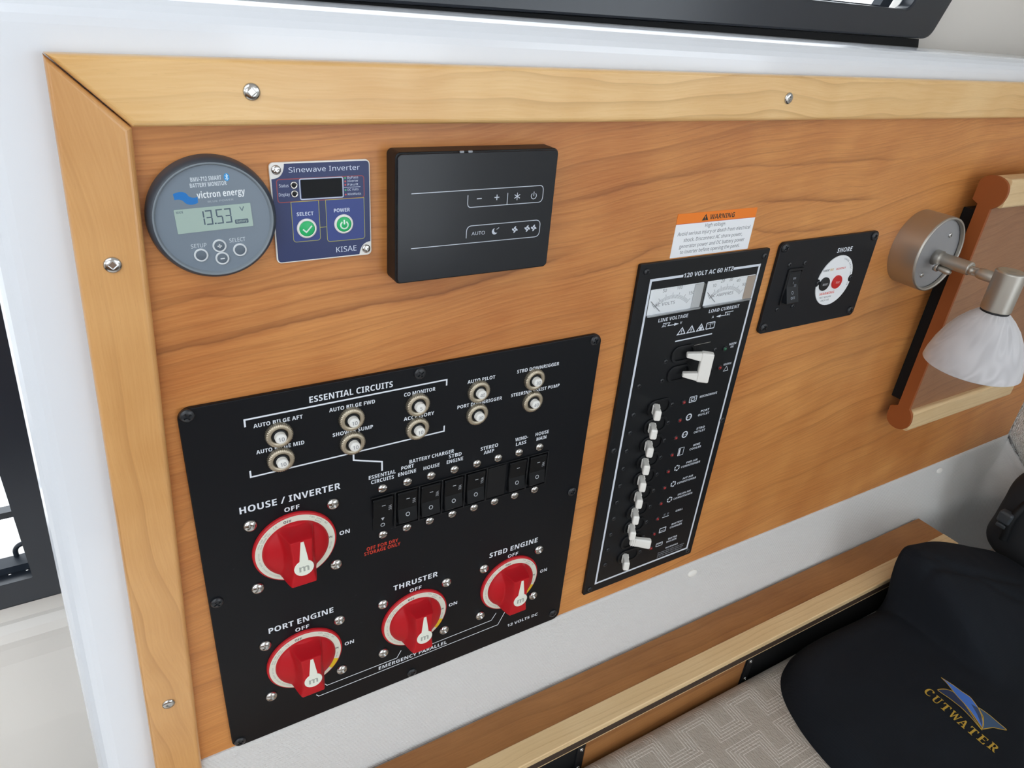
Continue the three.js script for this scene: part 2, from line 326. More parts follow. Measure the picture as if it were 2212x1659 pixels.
  const amp = {}; for (const a of ['10', '5', '40', '30']) amp[a] = std({ roughness: 0.4, map: print(7.2, 7.2, 18, (g) => { g.fillStyle = '#e8e8e4'; g.fillRect(0, 0, 8, 8); writeMid(g, a, 3.6, 4.9, 2.5, '#5b6068', '', 1); }) });
  const brk = [[52.2, -26.5, '10'], [52, -44.2, '10'], [96.6, -26.1, '10'], [96.7, -43.9, '10'], [141, -25.8, '5'], [141, -44, '10'], [185.9, -25.5, '40'], [185.7, -43.4, '30'], [230.6, -25.2, '30'], [230.9, -43.3, '40']];
  for (const [x, y, a] of brk) { const c = part('push_breaker', knurl, M.collar, t, [x, y - 1.5, 3]); part('bushing', bush, M.black, c); part('button', button, amp[a], c); }
  // bright screws above and below the rocker row
  const sx = [116.3, 134.3, 152, 170.1, 188.2, 205.8, 223.6, 241.8];
  for (const x of sx) { part('screw', G.stud, M.steel, t, [x, -87.2, 3]); part('screw', G.stud, M.steel, t, [x, -127.2, 3]); }
  // rocker switches
  const marks = ['50A', '50A', '30A', '30A', '150A', '', '', '50A'];
  const atlas = print(8 * 16, 28, 12, (g) => {
    g.fillStyle = '#15171a'; g.fillRect(0, 0, 130, 30);
    marks.forEach((m, i) => {
      if (i === 5) return; const x = 16 * i + 8;
      g.fillStyle = INK; g.fillRect(x - 1.1, 6.8, 2.6, 0.6);
      if (i) circle(g, x, 20.3, 1.35, null, INK, 0.55); else { circle(g, x, 25, 1.35, null, INK, 0.55); fillPath(g, [[x - 1.3, 18.6], [x + 1.3, 18.6], [x, 21.2]], INK); }
      g.save(); g.translate(x + 5.9, 12.4); g.rotate(-Math.PI / 2); write(g, m, 0, m.length > 3 ? 6 : 4.6, 0, 2.2, INK, ''); g.restore();
    });
  });
  const rockMat = std({ map: atlas, roughness: 0.4, specularIntensity: 0.45, color: '#c9c9c9' });
  const prof = (pts, w, x = 0) => { const s = new THREE.Shape(); pts.forEach(([y, z], i) => (i ? s.lineTo(-z, y) : s.moveTo(-z, y))); s.closePath(); return extrude(s, w, 0.5, 2).rotateY(Math.PI / 2).translate(x - w / 2, 0, 0); };
  const bar = [box(18 * 8 - 1, 0.8, 1.6, 179.6, -93.3, 3.6), box(126, 0.8, 1.6, 188.6, -123.6, 3.6)];
  const cellUV = (g, i) => planar(g, -8 - 16 * i, -28, 128, 28);
  part('switch_frame', bar, M.black, t);
  const rocker = prof([[-1.2, -1], [-1.2, 1.6], [-2, 2.4], [-15.5, 1.6], [-26.2, 3.6], [-27.2, 2.8], [-27.2, -1]], 14.6);
  sx.forEach((x, i) => {
    if (i === 5) { part('blank_cap', rbox(15.6, 27.6, 2, 0.6, 0, 0, 0), M.blackMatte, t, [x, -108.4, 3.6]); return; }
    const g = (i ? Object.assign(rocker.clone(), { userData: {} }) : prof([[-1.2, -1], [-1.2, 2], [-2, 2.8], [-16.6, 2.2], [-17.2, 1], [-28, 0.8], [-28, -1]], 14.4));
    part('rocker_switch', cellUV(g, i), rockMat, t, [x, -93.6, 3], i ? undefined : 'guarded rocker switch');
    part('divider', rbox(1.4, 30, 2.2, 0.5), M.black, t, [x + 8.9, -108.4, 3.8]);
  });
  // battery switches
  const dial = (yellow) => print(54, 54, 11, (g) => {
    g.fillStyle = '#dcdfd0'; g.fillRect(0, 0, 54, 54); const c = 27;
    if (yellow) { g.beginPath(); g.arc(c, c, 26, 0.42, 0.78); g.arc(c, c, 21, 0.78, 0.42, true); g.closePath(); g.fillStyle = '#e3c01e'; g.fill(); }
    const curved = (s, a0, r, cap, col, flip = 0, step = 0.9) => { let a = a0; for (const ch of s) { g.save(); g.translate(c + r * Math.cos(a), c + r * Math.sin(a)); g.rotate(a + Math.PI / 2); write(g, ch, 0, null, 0, cap, col, ''); g.restore(); a += cap * step / r; } };
    write(g, 'OFF', 20.3, 25.6, 5.2, 2, '#3c4046'); write(g, 'ON', 47.6, 51.2, 27.2, 1.7, '#3c4046');
    curved('FUEL SUPPLY NOT', -1.15, 24, 1.1, '#7d827c'); curved('RATED', -0.95, 22.2, 1.1, '#7d827c'); curved('CE', -2.15, 23, 1.7, '#9a9f98');
    curved('300A CONT 500A', -2.85, 24, 1, '#8a8f88'); curved('900A CRANK 32V', -2.85, 22.4, 1, '#8a8f88'); curved('IGNITION PROTECTED SURFACE MOUNT BATTERY', 1.75, 23, 1, '#a3a7a0'); curved('RATINGS', 0.15, 23, 0.9, '#8a8f88');
  });
  const dials = [dial(false), dial(true)].map((m) => std({ map: m, roughness: 0.5 }));
  const base = lathe([[27.2, 0], [27.2, 1.2], [26.7, 2], [25.9, 2.3], [21, 2.3]], 96);
  const ringG = planar(lathe([[25.8, 2.2], [25.8, 2.5], [21, 2.5]], 96), -27, -27, 54, 54);
  const knob = (() => {                               // dome and finger bar as one height field over a disc
    const NR = 90, NA = 180, p = [], idx = [], R = 21.6;
    for (let i = 0; i <= NR; i++) for (let j = 0; j <= NA; j++) {
      const r = R * i / NR, a = j / NA * TAU, x = r * Math.cos(a), y = r * Math.sin(a);
      const dome = 2.6 + 8.2 * Math.pow(clamp(1 - (r / R) ** 2.2), 0.62);
      const half = 7 + 1.9 * smooth(6, 20, -y) + 0.9 * smooth(6, 20, y);
      const top = 18.8 - 0.9 * smooth(0, 20, -y);
      const side = 1 - smooth(half - 1.4, half + 3.6, Math.abs(x)), ends = (1 - smooth(18.2, 20, y)) * (1 - smooth(18.6, 20.6, -y));
      const z = i === NR ? 2.3 : Math.max(dome, mix(dome, top, side * ends));
      p.push(x, y, z);
    }
    for (let i = 0; i < NR; i++) for (let j = 0; j < NA; j++) { const a = i * (NA + 1) + j, b = a + NA + 1; idx.push(a, b, a + 1, b, b + 1, a + 1); }
    const g = new THREE.BufferGeometry(); g.setAttribute('position', new THREE.Float32BufferAttribute(p, 3)); g.setAttribute('uv', new THREE.Float32BufferAttribute(new Float32Array(p.length / 3 * 2), 2)); g.setIndex(idx); g.computeVertexNormals(); return g;
  })();
  const pointer = (() => { const s = new THREE.Shape(); s.moveTo(-1, 17.6); s.lineTo(1, 17.6); s.lineTo(3.1, 2.4); s.absarc(0, -3.6, 6.3, 1.15, Math.PI - 1.15, true); s.closePath(); return planar(extrude(s, 0.9, 0.2, 1), -7, -11, 14, 30); })();
  const pointMat = std({ roughness: 0.45, map: print(14, 30, 16, (g) => { g.fillStyle = '#e6eade'; g.fillRect(0, 0, 14, 30); write(g, 'm', 3.2, 10.8, 25.2, 5.4, '#a4a9a1'); }) });
  const sw = [[56.2, -115.3, 0, 'house and inverter battery switch'], [56.5, -221.2, 1, 'port engine battery switch'], [142, -220.4, 1, 'thruster battery switch'], [227.5, -219.6, 1, 'starboard engine battery switch']];
  for (const [x, y, d, label] of sw) {
    const b = part('battery_switch', base, M.redDark, t, [x, y, 3], label);
    part('dial_ring', ringG, dials[d], b); part('knob', knob, M.red, b); part('pointer', pointer, pointMat, b, [0.3, 0, 18.35]);
    for (const [a, c] of [[-1, 1], [1, 1], [1, -1], [-1, -1]]) part('screw', G.bigSteel, M.steel, t, [x + a * 26.1, y + c * 26.1, 3]);
  }
}

// ---------------------------------------------------------------- 120 volt panel
{
  const W = 134.8, H = 322.1;
  const rows = [['MICROWAVE'], ['PORT', 'OUTLET'], ['STBD', 'OUTLET'], ['WINE', 'COOLER'], ['FWD AIR', 'CONDITIONER'], ['AFT AIR', 'CONDITIONER'], ['SALON AIR', 'CONDITIONER'], ['GRILL'], ['BATTERY', 'CHARGER'], ['WATER', 'HEATER']];
  const wide = [21, 14, 14, 14.4, 23.8, 23.8, 24, 9.4, 15.8, 13.6], narrow = [0, 10.4, 10.6, 8.8, 14.2, 13.2, 16.8, 0, 14.4, 12];
  const rowY = (k) => 129.6 + 18.03 * k;
  const face = print(W, H, 6.3, (g) => {
    g.fillStyle = '#15171a'; g.fillRect(0, 0, W, H); const F = '#d5dce6';
    line(g, [[44, 13.3], [12.5, 13.3], [12.5, 312.2], [126.9, 312.2], [126.9, 13.3], [97, 13.3]], 2.1, F);
    write(g, '120 VOLT AC 60 HTZ', 44.3, 97, 14.9, 3.6, F);
    write(g, 'LINE VOLTAGE', 27.1, 58.3, 49.1, 3.1, F); write(g, 'LOAD CURRENT', 80, 114.7, 48.9, 3.1, F);
    write(g, 'AC', 32.3, 37, 54.1, 2.2, F); line(g, [[33, 51], [40, 51], [38.5, 53.4], [46, 53.4]], 0.7, F); fillPath(g, [[45, 52], [50, 53.4], [45, 54.6]], F); write(g, 'V', 51, 53, 54, 2, F);
    write(g, 'A', 85.4, 87.5, 54.1, 2, F); fillPath(g, [[90, 53.4], [95, 52], [95, 54.6]], F); line(g, [[94, 53.4], [101, 53.4], [100, 51], [109, 51]], 0.7, F); write(g, 'AC', 102, 106, 54.2, 2.1, F);
    for (let i = 0; i < 3; i++) { const x = 50.6 + 10.3 * i; line(g, [[x, 63.2], [x + 8, 63.2], [x + 4, 57.6]], 0.9, F, true); g.fillStyle = F; if (i === 1) line(g, [[x + 4.6, 59.4], [x + 3.4, 61], [x + 4.6, 61], [x + 3.6, 62.6]], 0.5, F); else { g.fillRect(x + 3.6, 59.6, 0.9, 1.9); g.fillRect(x + 3.6, 62, 0.9, 0.6); } if (i === 2) g.fillRect(x + 2.6, 60.2, 3, 2.6); }
    rr(g, 81.4, 57.8, 9, 5.4, 0.6); g.strokeStyle = F; g.lineWidth = 0.9; g.stroke(); line(g, [[85.9, 58], [85.9, 63]], 0.6, F); line(g, [[83, 59.4], [84.9, 59.4]], 0.4, F); line(g, [[87, 59.4], [88.9, 59.4]], 0.4, F);
    line(g, [[49.8, 68.9], [90.1, 68.5]], 1.2, F);
    write(g, 'MAIN', 114, 122.7, 83.4, 2, F); write(g, 'ON', 116.4, 120.2, 86.2, 2, F); write(g, 'REVERSE', 113.3, 122.9, 102.6, 1.9, F); line(g, [[115, 108.2], [120.6, 108.2], [117.8, 103.8]], 0.5, F, true);
    rows.forEach((r, k) => {
      const y = rowY(k), xc = [103.6, 103.4, 103.3, 103.4, 102.6, 102.4, 102.6, 102, 102.7, 101.5][k];
      if (r.length === 1) write(g, r[0], xc - wide[k] / 2, xc + wide[k] / 2, y + (k ? 0.5 : 0.6), 2.3, F);
      else { write(g, r[0], xc - narrow[k] / 2 + 0.6, xc + narrow[k] / 2 + 0.6, y - 1.6, 2.2, F); write(g, r[1], xc - wide[k] / 2, xc + wide[k] / 2, y + 2, 2.2, F); }
      const x = 85.6; g.strokeStyle = F; g.fillStyle = F;
      if (k === 0) { rr(g, x - 4, y - 2.6, 8, 5.2, 0.5); g.lineWidth = 0.8; g.stroke(); rr(g, x - 2, y - 1.3, 4, 2.6, 0.8); g.stroke(); }
      else if (k < 3) { circle(g, x, y, 2.9, null, F, 1.2); g.fillRect(x - 1.8, y - 0.7, 1, 1.4); g.fillRect(x + 0.8, y - 0.7, 1, 1.4); }
      else if (k === 3) { rr(g, x - 3.1, y - 4, 6.2, 8, 0.3); g.lineWidth = 0.6; g.stroke(); g.fillRect(x - 2.4, y - 3.3, 1.6, 6.6); }
      else if (k < 7) for (let q = 0; q < 6; q++) { g.beginPath(); g.arc(x, y, 2.6, q * TAU / 6, q * TAU / 6 + 0.75); g.lineWidth = 1.4; g.stroke(); }
      else if (k === 7) { g.fillRect(x - 4.2, y + 1.6, 8, 0.8); g.fillStyle = '#5c6168'; g.fillRect(x - 3.2, y - 2.2, 2.4, 2.8); g.fillRect(x + 1, y - 2.2, 2.4, 2.8); }
      else if (k === 8) { rr(g, x - 3.8, y - 2.4, 7.6, 5, 0.3); g.lineWidth = 0.9; g.stroke(); g.fillRect(x - 3, y + 0.6, 6, 0.5); }
      else { rr(g, x - 3.9, y - 1.9, 7.8, 3.8, 0.5); g.lineWidth = 0.7; g.stroke(); g.fillRect(x - 3, y - 1, 6, 0.6); }
    });
    write(g, 'WARNING', 95.6, 112, 301.4, 1.8, F); ['Disconnect all AC power sources before', 'opening the panel. Risk of electric shock', 'or fire. See the manual of the panel.'].forEach((s, i) => write(g, s, 86.6, 121 - i, 304.4 + 2.5 * i, 1.4, '#b9c1cc', ''));
  });
  const t = thing('distribution_panel', 'tall black 120 volt panel with two meters and a column of white toggles', 'control panel', [79.4, 90, 0]);
  part('plate', plate(W, H, 3, 1.4, 0.4), std({ map: face, roughness: 0.42, specularIntensity: 0.55 }), t);
  for (const [x, y] of [[6.5, -6], [129.6, -6], [129.8, -161], [6.4, -316.6], [128.4, -316], [5.4, -161]]) part('screw', G.smallBlack, M.blackScrew, t, [x, y, 3]);
  // meters
  const meter = (labelText, nums, w) => std({ roughness: 0.5, map: print(w, 21, 12, (g) => {
    g.fillStyle = '#e9eef2'; g.fillRect(0, 0, w, 21); const cx = w * 0.42, cy = 34, ink = '#4a4f57', n = 30;
    for (let i = 0; i <= n; i++) { const a = -2.28 + i / n * 1.42, r0 = 24.5, r1 = i % 5 ? 27.5 : 29.5; line(g, [[cx + r0 * Math.cos(a), cy + r0 * Math.sin(a)], [cx + r1 * Math.cos(a), cy + r1 * Math.sin(a)]], 0.28, ink); }
    nums.forEach((s, i) => { const a = -2.28 + (i + 1) / nums.length * 1.42 - 0.05; writeMid(g, s, cx + 31.6 * Math.cos(a), Math.max(2.3, cy + 31 * Math.sin(a) - 1), 2.6, ink, '', 1); });
    write(g, labelText, 6, 6 + labelText.length * 2.55, 14.2, 2.5, '#5b6068', '');
  }) });
  const ms = [[14.1, 53.4, meter('AC VOLTS', ['50', '100', '150'], 53.4), 'line voltage meter'], [71.6, 53, meter('AC AMPERES', ['10', '20', '30', '40', '50'], 53), 'load current meter']];
  for (const [x, w, mat, label] of ms) {
    const m = part('meter', planar(extrude(roundRect(w, 21, 0.6), 0.5), 0, -21, w, 21), mat, t, [x, -20.9, 3], label);
    part('needle', box(0.35, 14, 0.2, 0, 0, 0).rotateZ(0.85), std({ color: '#50565e', roughness: 0.5 }), m, [6.5, -13.6, 1]);
    const s = roundRect(w, 21.4, 1); s.holes.push(roundRect(w - 2.4, 18.6, 0.8, 1.2, -1.2));
    part('cover', [extrude(roundRect(w, 21.4, 1), 0.5).translate(0, 0, 2.2)], M.cover, m);
    part('cover_rim', [box(w, 1.1, 1.6, w / 2, -20.9, 1.4)], std({ color: '#b9bec4', roughness: 0.15, metalness: 0.5 }), m);
    part('cover_side', box(9, 19.6, 0.5, w - 5, -10.2, 0.9), std({ color: label[1] === 'o' ? '#a9998a' : '#b9bdbf', roughness: 0.3 }), m);
  }
  // main breaker with its bridged double handle, and ten single ones
  part('slot_edge', box(35, 0.5, 0.6, 73, -75.9, 3.1), M.steel, t);
  const boss = (w, h) => { const s = roundRect(w, h, h * 0.45, -w / 2, h / 2); s.holes.push(roundRect(w - 4, h - 3.4, (h - 3.4) * 0.42, -w / 2 + 2, h / 2 - 1.7)); return extrude(s, 1.6, 0.3, 2); };
  const bossG = boss(25, 15), bossWell = extrude(roundRect(21.6, 12, 4.6, -10.8, 6), 0.4);
  const paddle = (() => { const g = new RoundedBoxGeometry(15, 8.4, 5.8, 4, 1.6), p = g.attributes.position; for (let i = 0; i < p.count; i++) { const x = p.getX(i), k = 1 + 0.16 * smooth(-8, 8, x); p.setY(i, p.getY(i) * k); p.setZ(i, p.getZ(i) * (0.8 + 0.2 * smooth(-8, 8, x))); } g.computeVertexNormals(); return g.translate(7, 0, 0); })();
  const ridges = join([0, 1, 2].map((i) => rbox(0.7, 7.8, 6, 0.3, 4.6 - 1.8 * i, 0, 0)));
  for (let k = 0; k < 10; k++) {
    const off = k === 8, y = -rowY(k) + 1.6, b = part('breaker', bossG, M.black, t, [46.5, y, 2.9], off ? 'switched off breaker' : undefined);
    part('well', bossWell, M.blackMatte, b, [0, 0, 0.1]);
    const ox = off ? -1 : -4, h = part('toggle', paddle, M.white, b, [ox, 0, 0.6]); h.rotation.set(0, off ? -0.66 : -2.14, 0);
    if (off) h.scale.set(1.3, 1.05, 1);
    const r = part('grip_ridge', ridges, M.white, b, [ox, 0, 0.6]); r.rotation.copy(h.rotation);
    part('screw', G.tinyBlack, M.blackScrew, t, [19.8, -rowY(k) + 0.3 - (k === 0 ? 0.6 : 0), 3]); part('screw', G.tinyBlack, M.blackScrew, t, [61.3, -rowY(k) + 0.3, 3]);
    const l = part('indicator_lamp', lathe([[2.3, 0], [2.3, 1.2], [1.9, 1.6], [1.5, 1.2], [0, 1.2]], 24), M.blackScrew, t, [74.2, -rowY(k), 3]); part('lens', lathe([[1.6, 0.5], [1.5, 1.6], [1, 2.2], [0, 2.4]], 20), M.ledRed, l);
  }
  for (const [x, y, m] of [[108.9, -85.1, M.ledGreen], [108.4, -103, M.ledRed]]) { const l = part('indicator_lamp', lathe([[2.3, 0], [2.3, 1.2], [1.9, 1.6], [1.5, 1.2], [0, 1.2]], 24), M.blackScrew, t, [x, y, 3]); part('lens', lathe([[1.6, 0.5], [1.5, 1.6], [1, 2.2], [0, 2.4]], 20), m, l); }
  for (const [x, y] of [[43.7, -85.4], [44.1, -103], [98, -84.4], [98, -102.4], [20, -103.1]]) part('screw', G.tinyBlack, M.blackScrew, t, [x, y, 3]);
  const mb = part('main_breaker', [bossG.clone().scale(1 / K, 1 / K, 1 / K).translate(0, 9, 0), bossG.clone().scale(1 / K, 1 / K, 1 / K).translate(0, -9, 0)], M.black, t, [61, -90.2, 2.9]);
  const arm = (s) => { const g = new RoundedBoxGeometry(18, 7.4, 5.4, 4, 1.4), p = g.attributes.position; for (let i = 0; i < p.count; i++) { const k = smooth(-7, 9, p.getX(i)); p.setY(i, p.getY(i) * (0.55 + 0.7 * k)); } g.computeVertexNormals(); return g.translate(12, s, 0); };
  const handle = part('bridged_handle', [arm(8.9), arm(-8.9), rbox(10, 26.5, 6.4, 1.4, 19.5, 0, 0)], M.white, mb, [-1, 0, 1.4]); handle.rotation.set(0, -0.66, 0);
}

// ---------------------------------------------------------------- shore power panel
{
  const W = 129.8, H = 81.8;
  const face = print(W, H, 8, (g) => { g.fillStyle = '#17191d'; g.fillRect(0, 0, W, H); write(g, 'SHORE', 75.6, 96.6, 15.5, 4.1, INK); });
  const t = thing('shore_power_panel', 'small black panel with a round white label and test button', 'control panel', [226.6, 93.1, 0]);
  part('plate', plate(W, H, 3, 5, 0.5), std({ map: face, roughness: 0.45, specularIntensity: 0.5 }), t);
  for (const [x, y] of [[5, -4.4], [122.9, -4.4], [122.6, -75.9], [5, -75.4]]) part('screw', G.cornerBlack, M.blackScrew, t, [x, y, 3]);
  for (const [x, y] of [[16.6, -20.1], [36.2, -20.5], [16.4, -60.5], [36, -60], [107, -41.6], [62, -41.6]]) part('screw', G.tinyBlack, M.blackScrew, t, [x, y, 3]);
  const s = new THREE.Shape(), R = 23.4, nr = 3.4;
  s.absarc(0, 0, R, 0.16, Math.PI - 0.16, false); s.absarc(-R + 0.6, 0, nr, Math.PI / 2, -Math.PI / 2, true); s.absarc(0, 0, R, Math.PI + 0.16, TAU - 0.16, false); s.absarc(R - 0.6, 0, nr, -Math.PI / 2, Math.PI / 2, true);
  const lab = print(47, 47, 12, (g) => {
    g.fillStyle = '#eef1f4'; g.fillRect(0, 0, 47, 47);
    let a = -1.35; for (const ch of 'LEAKAGE CIRCUIT INTERRUPTER') { g.save(); g.translate(23.5 + 20 * Math.cos(a), 23.5 + 20 * Math.sin(a)); g.rotate(a + Math.PI / 2); write(g, ch, 0, null, 0, 1.5, '#5a6068', ''); g.restore(); a += 0.062; }
    write(g, 'CURRENT', 3.2, 12, 13.4, 1.9, '#4c5259'); write(g, 'TEST', 12.6, 17.6, 13.4, 1.9, '#c9a43c'); write(g, 'MONTHLY', 21, 34, 13.4, 1.9, '#d5473a');
    write(g, 'WARNING', 8, 28.6, 36, 2.3, '#d5473a'); write(g, 'TEST BEFORE', 9.2, 25.6, 39.4, 1.6, '#4c5259', ''); write(g, 'EACH USE', 12.6, 24, 42.4, 1.6, '#4c5259', '');
  });
  const d = part('leakage_tester', planar(extrude(s, 1, 0.2, 1), -23.5, -23.5, 47, 47), std({ map: lab, roughness: 0.5 }), t, [83.4, -41.6, 3], 'round white test label');
  const btn = (txt, bg, ink) => std({ roughness: 0.4, map: print(13, 13, 14, (g) => { g.fillStyle = bg; g.fillRect(0, 0, 13, 13); writeMid(g, txt, 6.5, 7.5, 1.9, ink, '', 1); }) });
  const cap = planar(lathe([[6.2, 0], [6.2, 1.4], [5.8, 1.9], [0, 2]], 40), -6.5, -6.5, 13, 13);
  part('button', cap, btn('RESET', '#15171a', '#d9dee4'), d, [-14, -1.4, 0.8], 'black reset button'); part('button', cap, btn('TEST', '#c4201f', '#f0d8d4'), d, [3, -1.4, 0.8], 'red test button');
  part('rocker_well', (() => { const f = roundRect(19, 33, 1.2, -9.5, 16.5); f.holes.push(roundRect(15.6, 29, 0.6, -7.8, 14.6)); return extrude(f, 1.5, 0.3, 1); })(), M.black, t, [26.2, -40.4, 2.9]);
  part('rocker_slot', box(13, 1.1, 0.4, 0, 0, 0), M.ledRed, t, [26.2, -25.4, 3.1]);
  const rk = (() => { const q = new THREE.Shape(); [[13.6, -1], [13.6, 1], [12.8, 1.6], [0.5, 1.8], [-12.8, 6.6], [-13.8, 5.6], [-13.8, -1]].forEach(([y, z], i) => (i ? q.lineTo(-z, y) : q.moveTo(-z, y))); q.closePath(); return planar(extrude(q, 14.6, 0.5, 2).rotateY(Math.PI / 2).translate(-7.3, 0, 0), -8, -14, 16, 28); })();
  part('rocker_switch', rk, std({ roughness: 0.38, specularIntensity: 0.6, map: print(16, 28, 14, (g) => { g.fillStyle = '#1a1d21'; g.fillRect(0, 0, 16, 28); const c = '#8f96a0'; write(g, 'ON', 6, 9.8, 7.2, 2, c); g.fillStyle = c; g.fillRect(7.6, 9.4, 0.5, 2); write(g, '30', 9.4, 12.4, 14, 2, c, ''); circle(g, 7.8, 18.6, 1.1, null, c, 0.5); write(g, 'OFF', 5.4, 11, 24, 2.1, c); }) }), t, [26.2, -40.4, 3]);
}

// ---------------------------------------------------------------- warning sticker
single('warning_label', planar(extrude(roundRect(81.4, 32.9, 0.4), 0.3), 0, -32.9, 81.4, 32.9), std({ roughness: 0.45, map: print(81.4, 32.9, 12, (g) => {
  g.fillStyle = '#eff2f6'; g.fillRect(0, 0, 82, 33); g.fillStyle = '#f0801c'; g.fillRect(0, 0, 82, 7.4); g.fillStyle = '#c84c46'; g.fillRect(0, 7.4, 82, 0.35);
  fillPath(g, [[24.6, 6.3], [31, 6.3], [27.8, 1.5]], '#1c1a16'); g.fillStyle = '#f0801c'; g.fillRect(27.5, 3.2, 0.6, 1.6); g.fillRect(27.5, 5.2, 0.6, 0.5);
  write(g, 'WARNING', 32.4, 58.4, 5.9, 3.6, '#2a221a');
  [['High voltage.', 29, 51, 11.6], ['Avoid serious injury or death from electrical', 3.3, 78.6, 16.4], ['shock. Disconnect AC shore power,', 10.2, 71.6, 21.3], ['generator power and DC battery power', 7.2, 75.2, 26], ['to inverter before opening the panel.', 9, 71.6, 30.4]].forEach(([s, a, b, y]) => write(g, s, a, b, y, 2.7, '#4d545c', ''));
}) }), [108.8, 123.8, 0], 'white warning sticker with an orange heading above the tall panel', 'sticker');

// ---------------------------------------------------------------- round battery monitor
{
  const t = thing('battery_monitor', 'round grey battery monitor with a digital display in the corner', 'gauge', [-202.3, 143.6, 0]); t.rotation.z = 0.042;
  part('bezel', lathe([[30, 0], [30, 2], [29.5, 5], [28.6, 7], [27.6, 7.6]], 96), std({ color: '#3d444d', roughness: 0.4 }), t);
  part('rim', lathe([[27.7, 7.5], [27.2, 7.8], [26.7, 7.5], [26.1, 6.2]], 96), std({ color: '#7e8890', roughness: 0.35 }), t);
  const face = print(54, 54, 12, (g) => {
    g.fillStyle = '#75828f'; g.fillRect(0, 0, 54, 54); const X = (x) => 27 + x, Y = (y) => 27 - y;
    write(g, 'BMV-712 SMART', X(-8), X(6), Y(18.9), 2, '#ccd5dc'); write(g, 'BATTERY MONITOR', X(-8.6), X(8), Y(16.2), 2, '#ccd5dc');
    g.fillStyle = '#1b8fd6'; g.beginPath(); g.ellipse(X(8.4), Y(19.8), 1.3, 1.9, 0, 0, 7); g.fill(); line(g, [[X(7.7), Y(20.7)], [X(9), Y(19.2)], [X(8.4), Y(18.4)], [X(8.4), Y(21.2)], [X(9), Y(20.4)], [X(7.7), Y(18.9)]], 0.3, '#cfe6f5');
    g.fillStyle = '#1674c0'; g.beginPath(); g.moveTo(X(-16.4), Y(14)); g.bezierCurveTo(X(-13), Y(15.4), X(-10.6), Y(14.6), X(-10), Y(12.6)); g.bezierCurveTo(X(-9), Y(11.4), X(-7), Y(11.2), X(-6), Y(11.8)); g.lineTo(X(-6.2), Y(9)); g.bezierCurveTo(X(-9), Y(7.6), X(-11.4), Y(8.4), X(-12.4), Y(10.2)); g.bezierCurveTo(X(-13.4), Y(11.4), X(-15), Y(11.4), X(-16.2), Y(11.2)); g.fill();
    write(g, 'victron energy', X(-6.2), X(15.8), Y(10.9), 3.1, '#e4eaee'); write(g, 'BLUE POWER', X(-2), X(10), Y(8.6), 0.9, '#aab4bc', '');
    write(g, 'SETUP', X(-13), X(-5.6), Y(-12.8), 1.9, '#ccd5dc', ''); write(g, 'SELECT', X(5), X(12.8), Y(-12.2), 1.9, '#ccd5dc', '');
  });
  part('face', planar(lathe([[26.3, 6.2], [0, 6.3]], 64), -27, -27, 54, 54), std({ map: face, roughness: 0.3 }), t);
  const lcd = print(35, 12, 16, (g) => {
    g.fillStyle = '#b3c2bd'; g.fillRect(0, 0, 35, 12); const seg = { 1: 'bc', 3: 'abgcd', 5: 'afgcd' }; g.fillStyle = '#566474';
    const dig = (ch, x, y) => { const w = 3, h = 7.4, s = 0.62; for (const q of seg[ch]) ({ a: () => g.fillRect(x, y, w, s), b: () => g.fillRect(x + w - s, y + 0.3, s, h / 2 - 0.5), c: () => g.fillRect(x + w - s, y + h / 2 + 0.2, s, h / 2 - 0.5), d: () => g.fillRect(x, y + h - s, w, s), g: () => g.fillRect(x + 0.3, y + h / 2 - s / 2, w - 0.6, s), f: () => g.fillRect(x, y + 0.3, s, h / 2 - 0.5) })[q](); };
    dig('1', 10, 1.6); dig('3', 13.6, 1.6); dig('5', 18.4, 1.6); dig('3', 22.4, 1.6); g.fillRect(17.2, 8.2, 0.8, 0.8);
    write(g, 'V', 29.6, 31.8, 3.6, 2.2, '#566474', ''); write(g, 'MAIN', 0.8, 4, 2, 1.2, '#566474', ''); rr(g, 26.6, 7.8, 6.4, 2.2, 0.5); g.fillStyle = '#566474'; g.fill(); write(g, 'Battery', 27.2, 32.4, 9.4, 1.2, '#b3c2bd', '');
  });
  part('display', planar(extrude(roundRect(35, 11.6, 0.4, -17.5, 6.6), 0.3), -17.5, -5, 35, 11.6), std({ map: lcd, roughness: 0.25, color: '#e8f2ee' }), t, [0, 0, 6.2]);
  const rim = lathe([[3.3, 0], [3.3, 0.7], [2.9, 1], [2.5, 0.6], [0, 0.6]], 32), rimMat = std({ color: '#d5dbdf', roughness: 0.4 }), capMat = std({ color: '#5e6a76', roughness: 0.45 });
  const cap = lathe([[2.5, 0.3], [2.4, 0.9], [0, 1]], 28);
  for (const [x, y, sgn] of [[-9, -16.6, ''], [0.1, -13, '+'], [0.5, -19.5, '-'], [9.4, -16.3, '']]) {
    const b = part('button', rim, rimMat, t, [x, y, 6.2]); part('cap', cap, capMat, b);
    if (sgn) part('sign', sgn === '+' ? [box(2, 0.6, 0.3), box(0.6, 2, 0.3)] : [box(2, 0.6, 0.3)], rimMat, b, [0, 0, 1.05]);
  }
}

